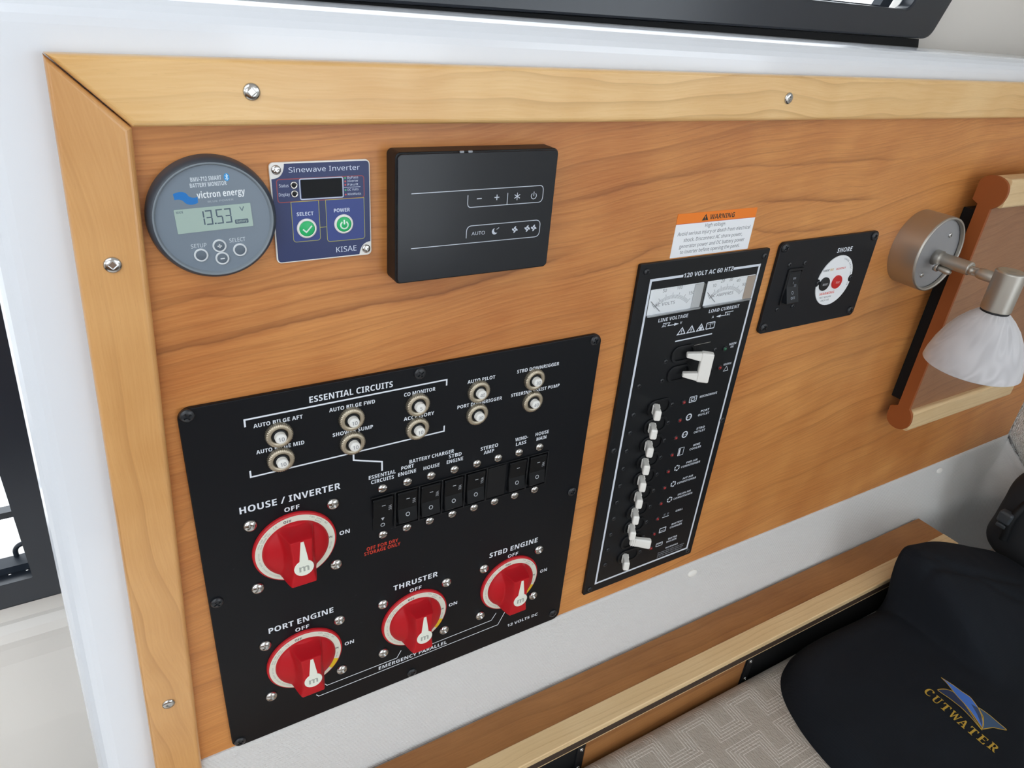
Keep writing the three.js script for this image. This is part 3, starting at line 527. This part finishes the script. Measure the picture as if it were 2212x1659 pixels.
// ---------------------------------------------------------------- inverter remote
{
  const S = 52.2, t = thing('inverter_remote', 'square navy blue remote with two round green buttons', 'control panel', [-173.7, 168.8, 0]); t.rotation.z = 0.006;
  part('plate', plate(S, S, 1.8, 2.5, 0.3), M.white, t);
  const face = print(S, S, 18, (g) => {
    g.fillStyle = '#22305f'; g.fillRect(0, 0, S, S); const ink = '#cdd6e6';
    write(g, 'Sinewave Inverter', 9.2, 46.6, 5.1, 2.5, ink, '');
    rr(g, 3, 8.3, 45.6, 11.6, 1.4); g.strokeStyle = '#8d3a44'; g.lineWidth = 0.5; g.stroke(); rr(g, 14.5, 8.6, 22.6, 10.4, 0.8); g.lineWidth = 0.6; g.strokeStyle = '#b9c2d4'; g.stroke();
    write(g, 'Status', 4, 8.9, 12.3, 1.6, ink, ''); write(g, 'Display', 3.5, 9.2, 16.7, 1.6, ink, '');
    ['ByPass', 'Inverter', 'Fault', 'DC Volts', 'KiloWatts'].forEach((s, i) => { const y = [9.6, 11.4, 13.2, 15.9, 18.3][i]; circle(g, 38.4, y - 0.5, 0.5, i % 3 ? '#c04848' : '#3fae6a'); write(g, s, 39.4, 45.6 + (i === 4 ? 1.4 : 0), y, 1.2, ink, ''); }); g.fillStyle = ink; g.fillRect(37.6, 13.9, 9, 0.25);
    for (const [x, w, h] of [[9.4, 14.3, 21.2], [27.4, 21, 22.6]]) { rr(g, x, 20, w, h, [0, 0, 1.6, 1.6]); g.fillStyle = '#2b3e82'; g.fill(); g.lineWidth = 0.3; g.strokeStyle = '#a9a84a'; g.stroke(); } g.fillStyle = '#a9a84a'; g.fillRect(23.8, 34.2, 3.4, 0.3);
    write(g, 'SELECT', 11.8, 20.7, 27.5, 1.9, ink); write(g, 'POWER', 31.4, 40.4, 26.9, 1.9, ink); write(g, 'KISAE', 31.5, 43.7, 49, 3, ink, '');
  });
  const s = new THREE.Shape(), e = 0.7, q = S - e;       // the dark overlay leaves two white corners free
  s.moveTo(7.4, -e); s.lineTo(q - 2, -e); s.quadraticCurveTo(q, -e, q, -e - 2); s.lineTo(q, -44.4); s.quadraticCurveTo(46, -44.6, 45, -q + 0.2); s.lineTo(e + 2, -q); s.quadraticCurveTo(e, -q, e, -q + 2); s.lineTo(e, -8); s.quadraticCurveTo(7, -8, 7.4, -e);
  part('overlay', planar(extrude(s, 0.4), 0, -S, S, S), std({ map: face, roughness: 0.35 }), t, [0, 0, 1.7]);
  part('display', extrude(roundRect(21.4, 9.4, 0.5, 15.1, -9), 0.3), std({ color: '#15171a', roughness: 0.5, specularIntensity: 0.4 }), t, [0, 0, 2]);
  for (const y of [-11.4, -15.8]) { const l = part('indicator_lamp', lathe([[1.9, 0], [1.9, 0.6], [1.4, 0.8], [1.1, 0.4]], 24), M.steel, t, [11.5, y, 2]); part('lens', lathe([[1.2, 0.3], [0, 0.5]], 16), M.black, l); }
  for (const [x, y] of [[3.3, -3.5], [49, -48.5]]) part('screw', G.tinySteel, M.steel, t, [x, y, 1.8]);
  const rim = lathe([[5.2, 0], [5.2, 0.8], [4.5, 1.4], [4.1, 1.1]], 40), green = (f) => std({ roughness: 0.35, map: print(9, 9, 22, (g) => { g.fillStyle = '#27b36a'; g.fillRect(0, 0, 9, 9); f(g); }) });
  const dome = planar(lathe([[4.2, 0.8], [3, 1.4], [0, 1.7]], 36), -4.5, -4.5, 9, 9);
  const faces = [green((g) => line(g, [[2.2, 4.6], [3.9, 6.2], [7, 3]], 0.8, '#d7ebdf')), green((g) => { g.beginPath(); g.arc(4.5, 4.8, 2, -1, Math.PI + 1); g.lineWidth = 0.8; g.strokeStyle = '#d7ebdf'; g.stroke(); line(g, [[4.5, 2], [4.5, 4.4]], 0.8, '#d7ebdf'); })];
  [[16.6, -34.2], [36.6, -33.4]].forEach(([x, y], i) => { const b = part('button', rim, M.white, t, [x, y, 2]); part('cap', dome, faces[i], b); });
}

// ---------------------------------------------------------------- climate control
{
  const W = 102.5, H = 72.8, t = thing('climate_control', 'glossy black climate touch panel with thin white icon lines', 'control panel', [-111.6, 174.5, 0]);
  part('body', extrude(roundRect(W, H, 3.2), 13, 0.8, 3), M.black, t);
  const face = print(W, H, 14, (g) => {
    g.fillStyle = '#1b1e23'; g.fillRect(0, 0, W, H); const c = '#c5ccd8', st = () => { g.strokeStyle = c; g.lineWidth = 0.45; g.stroke(); };
    g.beginPath(); g.moveTo(8.8, 21.6); g.lineTo(91, 21); g.quadraticCurveTo(93.7, 21, 93.7, 24.5); g.lineTo(93.7, 27.6); g.quadraticCurveTo(93.6, 30.8, 91, 30.9); g.lineTo(45.4, 31.2); g.quadraticCurveTo(43.2, 31.2, 43.2, 28.4); g.lineTo(43.2, 24.2); st();
    g.beginPath(); g.moveTo(9, 52.2); g.lineTo(90.6, 52.2); g.quadraticCurveTo(93.8, 52, 93.8, 48.8); g.lineTo(93.8, 45); g.quadraticCurveTo(93.7, 41.9, 90.4, 41.8); g.lineTo(46.4, 42); g.quadraticCurveTo(43.4, 42.2, 43.4, 45.6); g.lineTo(43.4, 49.2); st();
    g.beginPath(); g.moveTo(69.2, 24.2); g.lineTo(69.2, 30.9); st();
    line(g, [[49, 26.5], [52.2, 26.5]], 0.6, c); line(g, [[60.5, 26.4], [63.7, 26.4]], 0.6, c); line(g, [[62.1, 24.8], [62.1, 28]], 0.6, c);
    for (let i = 0; i < 3; i++) { const a = i * Math.PI / 3 + Math.PI / 2; line(g, [[75.8 - 2.2 * Math.cos(a), 26.6 - 2.2 * Math.sin(a)], [75.8 + 2.2 * Math.cos(a), 26.6 + 2.2 * Math.sin(a)]], 0.5, c); }
    g.beginPath(); g.arc(87.3, 26.9, 1.8, -0.9, Math.PI + 0.9); st(); line(g, [[87.3, 24.4], [87.3, 27]], 0.5, c);
    write(g, 'AUTO', 46.8, 55.8, 47.7, 2, c, ''); circle(g, 62.2, 46.5, 1.9, c); circle(g, 63.3, 45.8, 1.6, '#1b1e23'); line(g, [[63.4, 45.4], [65, 44.4]], 0.4, c);
    for (const x of [76, 84.8, 89.4]) for (let q = 0; q < 4; q++) { const a = q * Math.PI / 2; g.beginPath(); g.ellipse(x + 1.1 * Math.cos(a), 46.5 + 1.1 * Math.sin(a), 1.1, 0.55, a + 0.7, 0, 7); g.fillStyle = c; g.fill(); }
  });
  part('touch_glass', planar(extrude(roundRect(W - 1.6, H - 1.6, 2.8, 0.8, -0.8), 1.4, 0.4, 2), 0, -H, W, H), std({ map: face, roughness: 0.2, specularIntensity: 0.8 }), t, [0, 0, 12.6]);
  for (const x of [38.3, 43.5]) part('clip', rbox(2.6, 1.2, 1.2, 0.4), std({ color: '#8e949c', roughness: 0.3 }), t, [x, -0.4, 13.6]);
}

// ---------------------------------------------------------------- reading lamp
{
  const t = thing('wall_lamp', 'brushed nickel wall lamp with a frosted glass shade', 'lamp', [422, 72, 0]);
  part('canopy', lathe([[35.4, 0], [35.6, 25.5], [35.2, 27.4], [33.6, 27.6], [32.9, 26.6], [32.7, 24.4]], 96), M.nickel, t);
  part('face_plate', lathe([[33, 23.8], [0, 24.2]], 64), M.nickelFace, t);
  for (const [x, y] of [[11.6, 17], [-11.4, -19.6]]) part('screw', G.tinySteel, M.steel, t, [x, y, 24]);
  part('arm', lathe([[0, 24], [7.4, 24], [7.4, 30], [6.4, 30.8], [6.2, 33], [6.3, 57], [5.7, 58.4], [4, 58.6], [0, 58.6]], 36), M.nickel, t, [0, -3, 0]);
  part('switch_socket', lathe([[3.9, 0], [3.9, 3.4], [3.1, 3.8], [2.8, 2.4]], 24), M.steel, t, [-5, -10, 29.4]);
  const lever = part('switch_lever', lathe([[0, 0], [2.4, 0], [2.4, 3], [2.9, 8], [2.6, 11], [1.6, 12.6], [0, 13]], 24), M.nickel, t, [-5, -10, 32]); lever.rotation.set(0.12, 0.16, 0);
  part('joint', lathe([[0, 57], [3.6, 57], [3.4, 61], [2.2, 61.6], [2.2, 64.5], [3.2, 65], [4.6, 67], [5, 70], [5, 84], [0, 84]], 32), M.nickel, t, [-2, -3.5, 0]);
  part('knuckle', rbox(3, 8, 9, 1, -2, -3.5, 62), M.nickel, t);
  const head = [-3, -9, 92];
  part('socket', latheY([[0, 16.4], [3.4, 16.4], [4, 15.8], [9.8, 16.2], [11.4, 15.6], [12.2, 14.2], [12.2, -19], [11.4, -20], [0, -20]], 64), M.nickel, t, head);
  part('gasket', latheY([[10.6, -19.8], [11.6, -20.2], [11.6, -21.8], [10.6, -22.2]], 48), M.black, t, head);
  const out = [[10.8, -21], [13.6, -22.6], [19, -27.5], [25.4, -35], [31.4, -45], [36.4, -57], [39.4, -68], [40.4, -75]], inn = out.slice().reverse().map(([r, y]) => [r - 2.2, y - 0.3]);
  const swirl = (() => { const S = 512, d = new Uint8Array(S * S * 4); for (let j = 0; j < S; j++) for (let i = 0; i < S; i++) { const u = i / S, v = j / S, a = perlin.noise(3 * Math.cos(TAU * u) + 4 * v, 3 * Math.sin(TAU * u), 5 * v), x = perlin.noise(2 * Math.cos(TAU * u) + a * 2.4, 2 * Math.sin(TAU * u) + 6 * v + a, v * 3), q = 4 * (j * S + i), c = 226 + 20 * x; d[q] = d[q + 1] = c; d[q + 2] = c + 3; d[q + 3] = 255; } const t = new THREE.DataTexture(d, S, S); t.colorSpace = THREE.SRGBColorSpace; t.magFilter = t.minFilter = THREE.LinearFilter; t.needsUpdate = true; return t; })();
  part('shade', latheY([...out, [39.4, -75.8], ...inn], 96), std({ map: swirl, transmission: 0.3, thickness: 0, roughness: 0.7 }), t, head, 'frosted swirled glass shade');
}

// ---------------------------------------------------------------- folded board with raised lips
{
  const t = thing('folding_board', 'brown wooden board with pale maple lips standing off the wall', 'board', [475, 0, 0]);
  const bulb = (y0, y1, z0, z1, r) => { const s = new THREE.Shape(), w = z1 - z0; s.moveTo(-z0, y0 + 4); s.lineTo(-z0, y1 - r); s.quadraticCurveTo(-z0, y1, -z0 - r, y1); s.lineTo(-z1 + r, y1); s.quadraticCurveTo(-z1, y1, -z1, y1 - r); s.lineTo(-z1, y0 + r); s.quadraticCurveTo(-z1, y0, -z1 + r, y0); s.lineTo(-z0 - 4, y0); s.quadraticCurveTo(-z0, y0, -z0, y0 + 4); return s; };
  const alongX = (s, d) => extrude(s, d, 0.6, 2).rotateY(Math.PI / 2);
  const L = 217, woodUV = (g, w, h) => { const f = g.index ? g.toNonIndexed() : g, p = f.attributes.position, n = f.attributes.normal, uv = new Float32Array(p.count * 2); for (let i = 0; i < p.count; i++) { uv[2 * i] = p.getX(i) / w; uv[2 * i + 1] = (Math.abs(n.getY(i)) > 0.7 ? p.getZ(i) : p.getY(i)) / h; } f.setAttribute('uv', new THREE.BufferAttribute(uv, 2)); return f; };
  part('panel', woodUV(box(L - 4, 226, 12, L / 2 + 1, 2, 23.2), 300, 300), M.board, t);
  part('backing', box(L - 12, 212, 15.6, L / 2 + 5, 0, 8.4), M.blackMatte, t, [0, 0, 0], 'black backing strip');
  part('lip', woodUV(alongX(bulb(114, 141, 17.5, 38, 4), L - 3).translate(3, 0, 0), 1000, 40), M.maple, t);
  part('lip', woodUV(alongX(bulb(-133, -108, 17.5, 35, 4), L - 3).translate(3, 0, 0), 1000, 40), M.maple, t);
  const e = new THREE.Shape();
  e.moveTo(-16.5, 114); e.lineTo(-10.5, 117); e.lineTo(-10.5, 131); e.bezierCurveTo(-10.5, 138, -16, 141.8, -23, 141.8); e.bezierCurveTo(-33, 141.8, -38.8, 136, -38.8, 128); e.bezierCurveTo(-38.8, 119, -34, 114.5, -29.6, 112); e.lineTo(-29.6, -106.5); e.bezierCurveTo(-33, -109, -35.8, -113, -35.8, -120); e.bezierCurveTo(-35.8, -128, -30, -134, -22, -134); e.bezierCurveTo(-14, -134, -8.6, -129, -8.6, -122); e.lineTo(-8.6, -112); e.lineTo(-16.5, -108); e.closePath();
  part('end_cap', extrude(e, 3.2, 0.3, 1).rotateY(Math.PI / 2), M.endGrain, t);
}

// ---------------------------------------------------------------- padded strip, shelf, cabinet
const ribBump = grey(128, (u, v) => 0.5 + 0.32 * Math.sin(TAU * (8 * u + 6 * v)) + 0.25 * Math.sin(TAU * 16 * v) + 0.5 * ring(u, v, 6, 4.4));
const fabric = std({ color: '#d4d3d1', roughness: 0.9, bumpMap: ribBump, bumpScale: 0.00035, sheen: 0.2, sheenRoughness: 0.7, sheenColor: new THREE.Color('#d5d5d6') });
{
  const prof = [[0.6, -249.6], [2.2, -252.4], [4, -260], [7.6, -272], [12.4, -286], [17.6, -300], [21.6, -311], [24, -326], [24.4, -400], [24.4, -640]];
  const cr = [[-2.4, -249.6], ...new THREE.CatmullRomCurve3(prof.map(([z, y]) => new THREE.Vector3(0, y, z))).getPoints(40).map((q) => [q.z, q.y]), [-2.4, -640], [-2.4, -249.6]];
  const p = [], uv = [], idx = [], XR = 845, n = 50;  // along the hull and round the corner
  for (const [zp, y] of cr) {
    const r = 95 * smooth(-252, -330, y) + 1, arc = r * Math.PI / 2, off = zp < 0 ? zp : Math.max(zp, 0.4), len = [XR - r + 298, arc];
    for (let i = 0; i <= n; i++) {
      let x, z, q;
      if (i <= 20) { q = len[0] * i / 20; x = -298 + q; z = zp; }
      else { const a = (i - 20) / 30 * Math.PI / 2; q = len[0] + arc * (i - 20) / 30; x = XR - r + (r - off) * Math.sin(a); z = r - (r - off) * Math.cos(a); if (r < off) { x = XR - off; z = off; } }
      p.push(x, y, z); uv.push(q / 22, (y + zp * 0.5) / 22);
    }
  }
  for (let j = 0; j < cr.length - 1; j++) for (let i = 0; i < n; i++) { const k = j * (n + 1) + i; idx.push(k, k + n + 1, k + 1, k + 1, k + n + 1, k + n + 2); }
  for (const i of [0, n]) for (let j = 1; j < cr.length - 2; j++) { const k = i, a = j * (n + 1) + i, b = a + n + 1; idx.push(...(i ? [k, a, b] : [k, b, a])); }
  const g = new THREE.BufferGeometry(); g.setAttribute('position', new THREE.Float32BufferAttribute(p, 3)); g.setAttribute('uv', new THREE.Float32BufferAttribute(uv, 2)); g.setIndex(idx); g.computeVertexNormals();
  const t = single('padded_strip', g, fabric, [0, 0, 0], 'pale grey ribbed fabric padding below the veneer panel', 'padding');
  for (const x of [223, 672]) { const b = part('stud', lathe([[5.2, -1], [5.2, 0.4], [4.4, 1.2], [2.4, 1.7], [0, 1.9]], 28).scale(1.25, 0.75, 1), M.white, t, [x, -261.5, 4.6]); b.rotation.x = -0.3; }
}
{
  const along = (g, W, H, v0 = 0) => { const f = g.index ? g.toNonIndexed() : g, p = f.attributes.position, n = f.attributes.normal, uv = new Float32Array(p.count * 2); for (let i = 0; i < p.count; i++) { uv[2 * i] = (p.getX(i) + 400) / W; uv[2 * i + 1] = ((Math.abs(n.getY(i)) > 0.7 ? p.getZ(i) : p.getY(i)) + v0) / H; } f.setAttribute('uv', new THREE.BufferAttribute(uv, 2)); return f; };
  const t = thing('wood_shelf', 'narrow brown wooden shelf with a pale maple front edge', 'shelf', [0, -310, 0]);
  part('shelf_board', along(box(918, 14, 36, 162, -7, 43.4), 1000, 120), M.brown, t);
  part('maple_edge', along(rbox(918, 13.5, 20.4, 1.2, 162, -5.6, 70), 1000, 40, 3), M.maple, t);
  part('edge_rebate', along(rbox(916, 7.6, 19, 0.4, 161, -8.6, 71.2), 1000, 120), M.rebate, t);
  part('lower_edge', along(rbox(916, 2.6, 21, 0.8, 161, -13.8, 69.6), 1000, 40, 10), M.maple, t);
  const c = thing('shelf_cabinet', 'brown cabinet front with black hatches under the narrow shelf', 'cabinet', [0, -325, 0]);
  part('carcass', along(box(914, 97, 49, 160, -48.6, 50.2), 1000, 120, 30), M.brown, c);
  part('front', along(rbox(203, 94, 3, 0.6, 146.5, -48, 76.5), 1000, 120, 130), M.brown, c);
  const hatch = (x0, x1) => { const h = part('hatch', rbox(x1 - x0, 94, 2.4, 0.8, (x0 + x1) / 2, -48, 76.3), M.blackMatte, c); return h; };
  const a = hatch(-292, 44.6), b = hatch(248.4, 612);
  part('hatch_strip', rbox(9, 92, 2.6, 0.8, 39.6, -48, 77.6), M.black, a); part('hatch_strip', rbox(9, 92, 2.6, 0.8, 255, -48, 77.6), M.black, b);
  for (const y of [-8, -34, -60]) { part('screw', G.tinyBlack, M.steel, a, [39.6, y, 78.8]); part('screw', G.tinyBlack, M.steel, b, [255, y, 78.8]); }
}

// ---------------------------------------------------------------- seat cushion
{
  const TX = 84, TZ = 112, px = 8;
  const weave = print(TX, TZ, px, (g) => {
    g.fillStyle = '#aea69b'; g.fillRect(0, 0, TX, TZ);
    for (let i = 0; i < 9000; i++) { g.fillStyle = rnd() < 0.5 ? 'rgba(80,70,60,0.10)' : 'rgba(225,220,212,0.12)'; g.fillRect(rnd() * TX, rnd() * TZ, 0.9, 0.25); }
    g.lineJoin = 'round';
    for (const ox of [-TX, 0, TX]) for (const [oz, sh] of [[-56, 42], [0, 0], [56, 42], [112, 0]]) for (let k = -2; k <= 2; k++) {
      const e = k * 3.7, pts = [[-22 - e, 31 - e], [-22 - e, -e], [22 + e, -e], [22 + e, 31 - e], [62 - e, 31 - e], [62 - e, -e]];
      line(g, pts.map(([x, z]) => [ox + sh + x, oz + z + 10]), 1.05, '#d0cac2');
    }
  });
  weave.wrapS = weave.wrapT = THREE.RepeatWrapping;
  const W = 900, D = 420, Hh = 78, g0 = new RoundedBoxGeometry(W, Hh, D, 8, 20), p = g0.attributes.position;
  for (let i = 0; i < p.count; i++) { const x = p.getX(i), y = p.getY(i), z = p.getZ(i); if (y > 0) p.setY(i, y + 3 * (1 - (z / 210) ** 2)); }
  g0.computeVertexNormals();
  const g = g0.index ? g0.toNonIndexed() : g0, q = g.attributes.position, n = g.attributes.normal, uv = new Float32Array(q.count * 2);
  for (let i = 0; i < q.count; i++) { const zz = q.getZ(i) + (n.getZ(i) < -0.3 ? (q.getY(i) - 20) * 0.8 : 0); uv[2 * i] = (q.getX(i) + 350 - 157) / (TX * 0.76); uv[2 * i + 1] = -(zz + 290 - 100 + 10) / (TZ * 0.76); }
  g.setAttribute('uv', new THREE.BufferAttribute(uv, 2));
  single('seat_cushion', g, std({ map: weave, roughness: 0.92, bumpMap: grey(128, (u, v) => 0.5 + 0.7 * ring(u, v, 8, 2.2)), bumpScale: 0.0008, sheen: 0.2, sheenRoughness: 0.6 }), [350, -385.5, 290], 'beige seat cushion woven with pale stepped zigzag lines', 'cushion');
}

// ---------------------------------------------------------------- jacket
const JB = -344.5;                                        // where it lies on the cushion
const jacketOutline = [[300, 93], [268, 112], [249, 150], [242, 200], [250, 262], [290, 340], [350, 430], [360, 470], [820, 470], [826, 300], [676, 250], [672, 118], [656, 96], [470, 93]];
const jacketRim = new THREE.CatmullRomCurve3(jacketOutline.map(([x, z]) => new THREE.Vector3(x, 0, z)), true, 'centripetal').getSpacedPoints(130).slice(0, 130).map((v) => [v.x, v.z]);
function edgeDistance(x, z) {
  let d = 1e9, inside = false;
  for (let i = 0, j = jacketRim.length - 1; i < jacketRim.length; j = i++) {
    const [ax, az] = jacketRim[j], [bx, bz] = jacketRim[i], t = clamp(((x - ax) * (bx - ax) + (z - az) * (bz - az)) / ((bx - ax) ** 2 + (bz - az) ** 2));
    d = Math.min(d, Math.hypot(x - ax - t * (bx - ax), z - az - t * (bz - az)));
    if ((az > z) !== (bz > z) && x < (bx - ax) * (z - az) / (bz - az) + ax) inside = !inside;
  }
  return inside ? d : -d;
}
function jacketAt(x, z) {                               // height above JB and how far it leans towards the wall
  const e = edgeDistance(x, z); if (e <= 0) return [0, 0];
  const r = clamp(e / 26), round = Math.sqrt(1 - (1 - r) ** 2);
  let h = 29 * round + 2.6 * n2(x / 60, z / 60, 3) * r + 1.2 * n2(x / 23, z / 27, 9) * r;
  const top = mix(88, 10, smooth(470, 720, x)) + 6 * smooth(500, 440, x) - 26 * (1 - smooth(448, 476, x)) ** 2;
  const ridge = top * smooth(440, 458, x) * (1 - smooth(118, 250 + 0.2 * (x - 440), z)) * Math.sqrt(1 - (1 - clamp(e / 16)) ** 2);
  const d1 = (z - 120) - 0.55 * (x - 470), d2 = (z - 128) - 0.2 * (x - 440);
  h = Math.hypot(h * 0.9, ridge * 0.98) + 0.02 * h - 2.2 * Math.exp(-((d1 / 5) ** 2)) * smooth(455, 500, x) - 3 * Math.exp(-((d2 / 4) ** 2)) * smooth(440, 470, x) * (1 - smooth(560, 640, x));
  return [Math.max(h, 0), 0.36 * Math.max(0, h - 30) * (1 - smooth(100, 190, z))];
}
{
  const rim = new THREE.CatmullRomCurve3(jacketOutline.map(([x, z]) => new THREE.Vector3(x, 0, z)), true, 'centripetal').getSpacedPoints(520), CX = 470, CZ = 300;
  const NA = rim.length - 1, NR = 90, p = [], idx = [], uv = [];
  for (let j = 0; j <= NR; j++) for (let i = 0; i <= NA; i++) {
    const t = (j / NR) ** 1.35, x = mix(rim[i].x, CX, t), z = mix(rim[i].z, CZ, t), [h, l] = jacketAt(x, z);
    p.push(x, j ? JB + h : JB - 1.5, z - l); uv.push(x / 40, z / 40);
  }
  for (let j = 0; j < NR; j++) for (let i = 0; i < NA; i++) { const a = j * (NA + 1) + i, b = a + 1, c = a + NA + 1, d = c + 1; idx.push(a, c, b, b, c, d); }
  const g = new THREE.BufferGeometry(); g.setAttribute('position', new THREE.Float32BufferAttribute(p, 3)); g.setAttribute('uv', new THREE.Float32BufferAttribute(uv, 2)); g.setIndex(idx); g.computeVertexNormals();
  const cloth = std({ color: '#171b21', roughness: 0.85, specularIntensity: 0.35, bumpMap: grey(128, (u, v) => 0.5 + 0.2 * Math.sin(TAU * 20 * u) + 0.2 * Math.sin(TAU * 20 * v) + 0.4 * ring(u, v, 5, 6.6)), bumpScale: 0.00012, sheen: 0.15, sheenRoughness: 0.5, sheenColor: new THREE.Color('#3a424e') });
  const t = thing('jacket', 'folded dark navy jacket with a gold embroidered boat emblem', 'jacket');
  part('shell', g, cloth, t);
  // embroidery, a patch of thread lying on the cloth: runs along z, its upper side towards +x
  const ZA = 182, ZB = 272, XA = 360, XB = 418, emb = (() => {
    const w = ZB - ZA, h = XB - XA, px = 16, c = document.createElement('canvas'); c.width = w * px; c.height = h * px; const q = c.getContext('2d'); q.scale(px, px);
    const P = ([z, x]) => [z - ZA, XB - x], gold = '#b3922f', curve = (pts, fill) => { const a = pts.map(P), cr = new THREE.CatmullRomCurve3(a.map(([x, y]) => new THREE.Vector3(x, y, 0)), true, 'catmullrom', 0.3).getPoints(90).map((v) => [v.x, v.y]); fillPath(q, cr, fill, gold, 0.8); };
    curve([[198, 385], [201, 393.5], [206, 398], [214, 397], [226, 391.5], [236, 386.5], [243.6, 383], [233.3, 385.5], [221, 387], [209, 386.4]], '#182a4e');
    curve([[229, 404.5], [237.7, 407], [246.5, 407], [255, 406], [247.6, 396.5], [243.6, 384], [241.6, 390], [236.4, 398.6]], '#36506e');
    curve([[190.8, 403.8], [201, 406.6], [210.3, 407.4], [218, 408.6], [227.6, 404.4], [234, 399.5], [239.5, 393], [243, 385.4], [235.5, 388.6], [228.3, 391.8], [220, 394.6], [212.3, 396.6], [205, 399.4], [197, 402.6]], '#3f6fc4');
    fillPath(q, [[222.8, 401.3], [228.8, 403.4], [236, 397], [242.6, 386.4], [232, 395.4]].map(P), '#2d4266');
    'CUTWATER'.split('').forEach((ch, i) => { const z = 191.5 + i * 9.1, sag = 2.4 * ((i - 3.5) / 3.5) ** 2; write(q, ch, z - ZA, z + 7.6 + (ch === 'W' ? 1.4 : 0) - ZA, XB - 367.5 - sag, 10.2, gold, 'bold ', 'serif'); });
    const tx = new THREE.CanvasTexture(c); tx.colorSpace = THREE.SRGBColorSpace; tx.magFilter = THREE.LinearFilter; return tx;
  })();
  const ep = [], eu = [], ei = [], N = 24; for (let j = 0; j <= N; j++) for (let i = 0; i <= N; i++) { const z = mix(ZA, ZB, i / N), x = mix(XA, XB, j / N), [h, l] = jacketAt(x, z); ep.push(x, JB + h + 0.6, z - l); eu.push(i / N, j / N); }
  for (let j = 0; j < N; j++) for (let i = 0; i < N; i++) { const a = j * (N + 1) + i, b = a + 1, c = a + N + 1; ei.push(a, b, c, b, c + 1, c); }
  const eg = new THREE.BufferGeometry(); eg.setAttribute('position', new THREE.Float32BufferAttribute(ep, 3)); eg.setAttribute('uv', new THREE.Float32BufferAttribute(eu, 2)); eg.setIndex(ei); eg.computeVertexNormals();
  part('emblem', eg, std({ map: emb, transparent: true, alphaTest: 0.5, roughness: 0.7, side: THREE.DoubleSide }), t, [0, 0, 0], 'gold and blue embroidered emblem');
}

// ---------------------------------------------------------------- backpack
{
  const t = thing('backpack', 'black backpack standing behind the navy jacket', 'bag', [750, -344, 146]);
  const g = new THREE.SphereGeometry(1, 72, 48), p = g.attributes.position;
  for (let i = 0; i < p.count; i++) {
    let x = p.getX(i), y = p.getY(i), z = p.getZ(i); const f = (v) => Math.sign(v) * Math.pow(Math.abs(v), 0.45); x = f(x); y = f(y); z = f(z);
    const w = 1 + 0.04 * n2(x * 2, y * 2, z * 2), lean = 28 * y; p.setXYZ(i, x * (67 - 3 * y) * w + lean * 0.2, 66 + y * 66, z * 74 * w);
  }
  g.computeVertexNormals();
  part('body', g, std({ color: '#1a1c20', roughness: 0.8, sheen: 0.2, sheenRoughness: 0.5 }), t);
  part('strap', new THREE.TubeGeometry(new THREE.CatmullRomCurve3([[-40, 100, -40], [-60, 90, -42], [-72, 72, -44], [-74, 40, -42]].map((v) => new THREE.Vector3(...v))), 24, 5, 10), M.blackMatte, t);
  part('buckle', [rbox(12, 16, 16, 3, -74, 70, -50), rbox(9, 6, 12, 2, -75, 58, -50)], std({ color: '#3c4146', roughness: 0.4 }), t);
}

scene.traverse((o) => { if (o.isMesh) o.castShadow = o.receiveShadow = true; });
renderer.render(scene, camera);
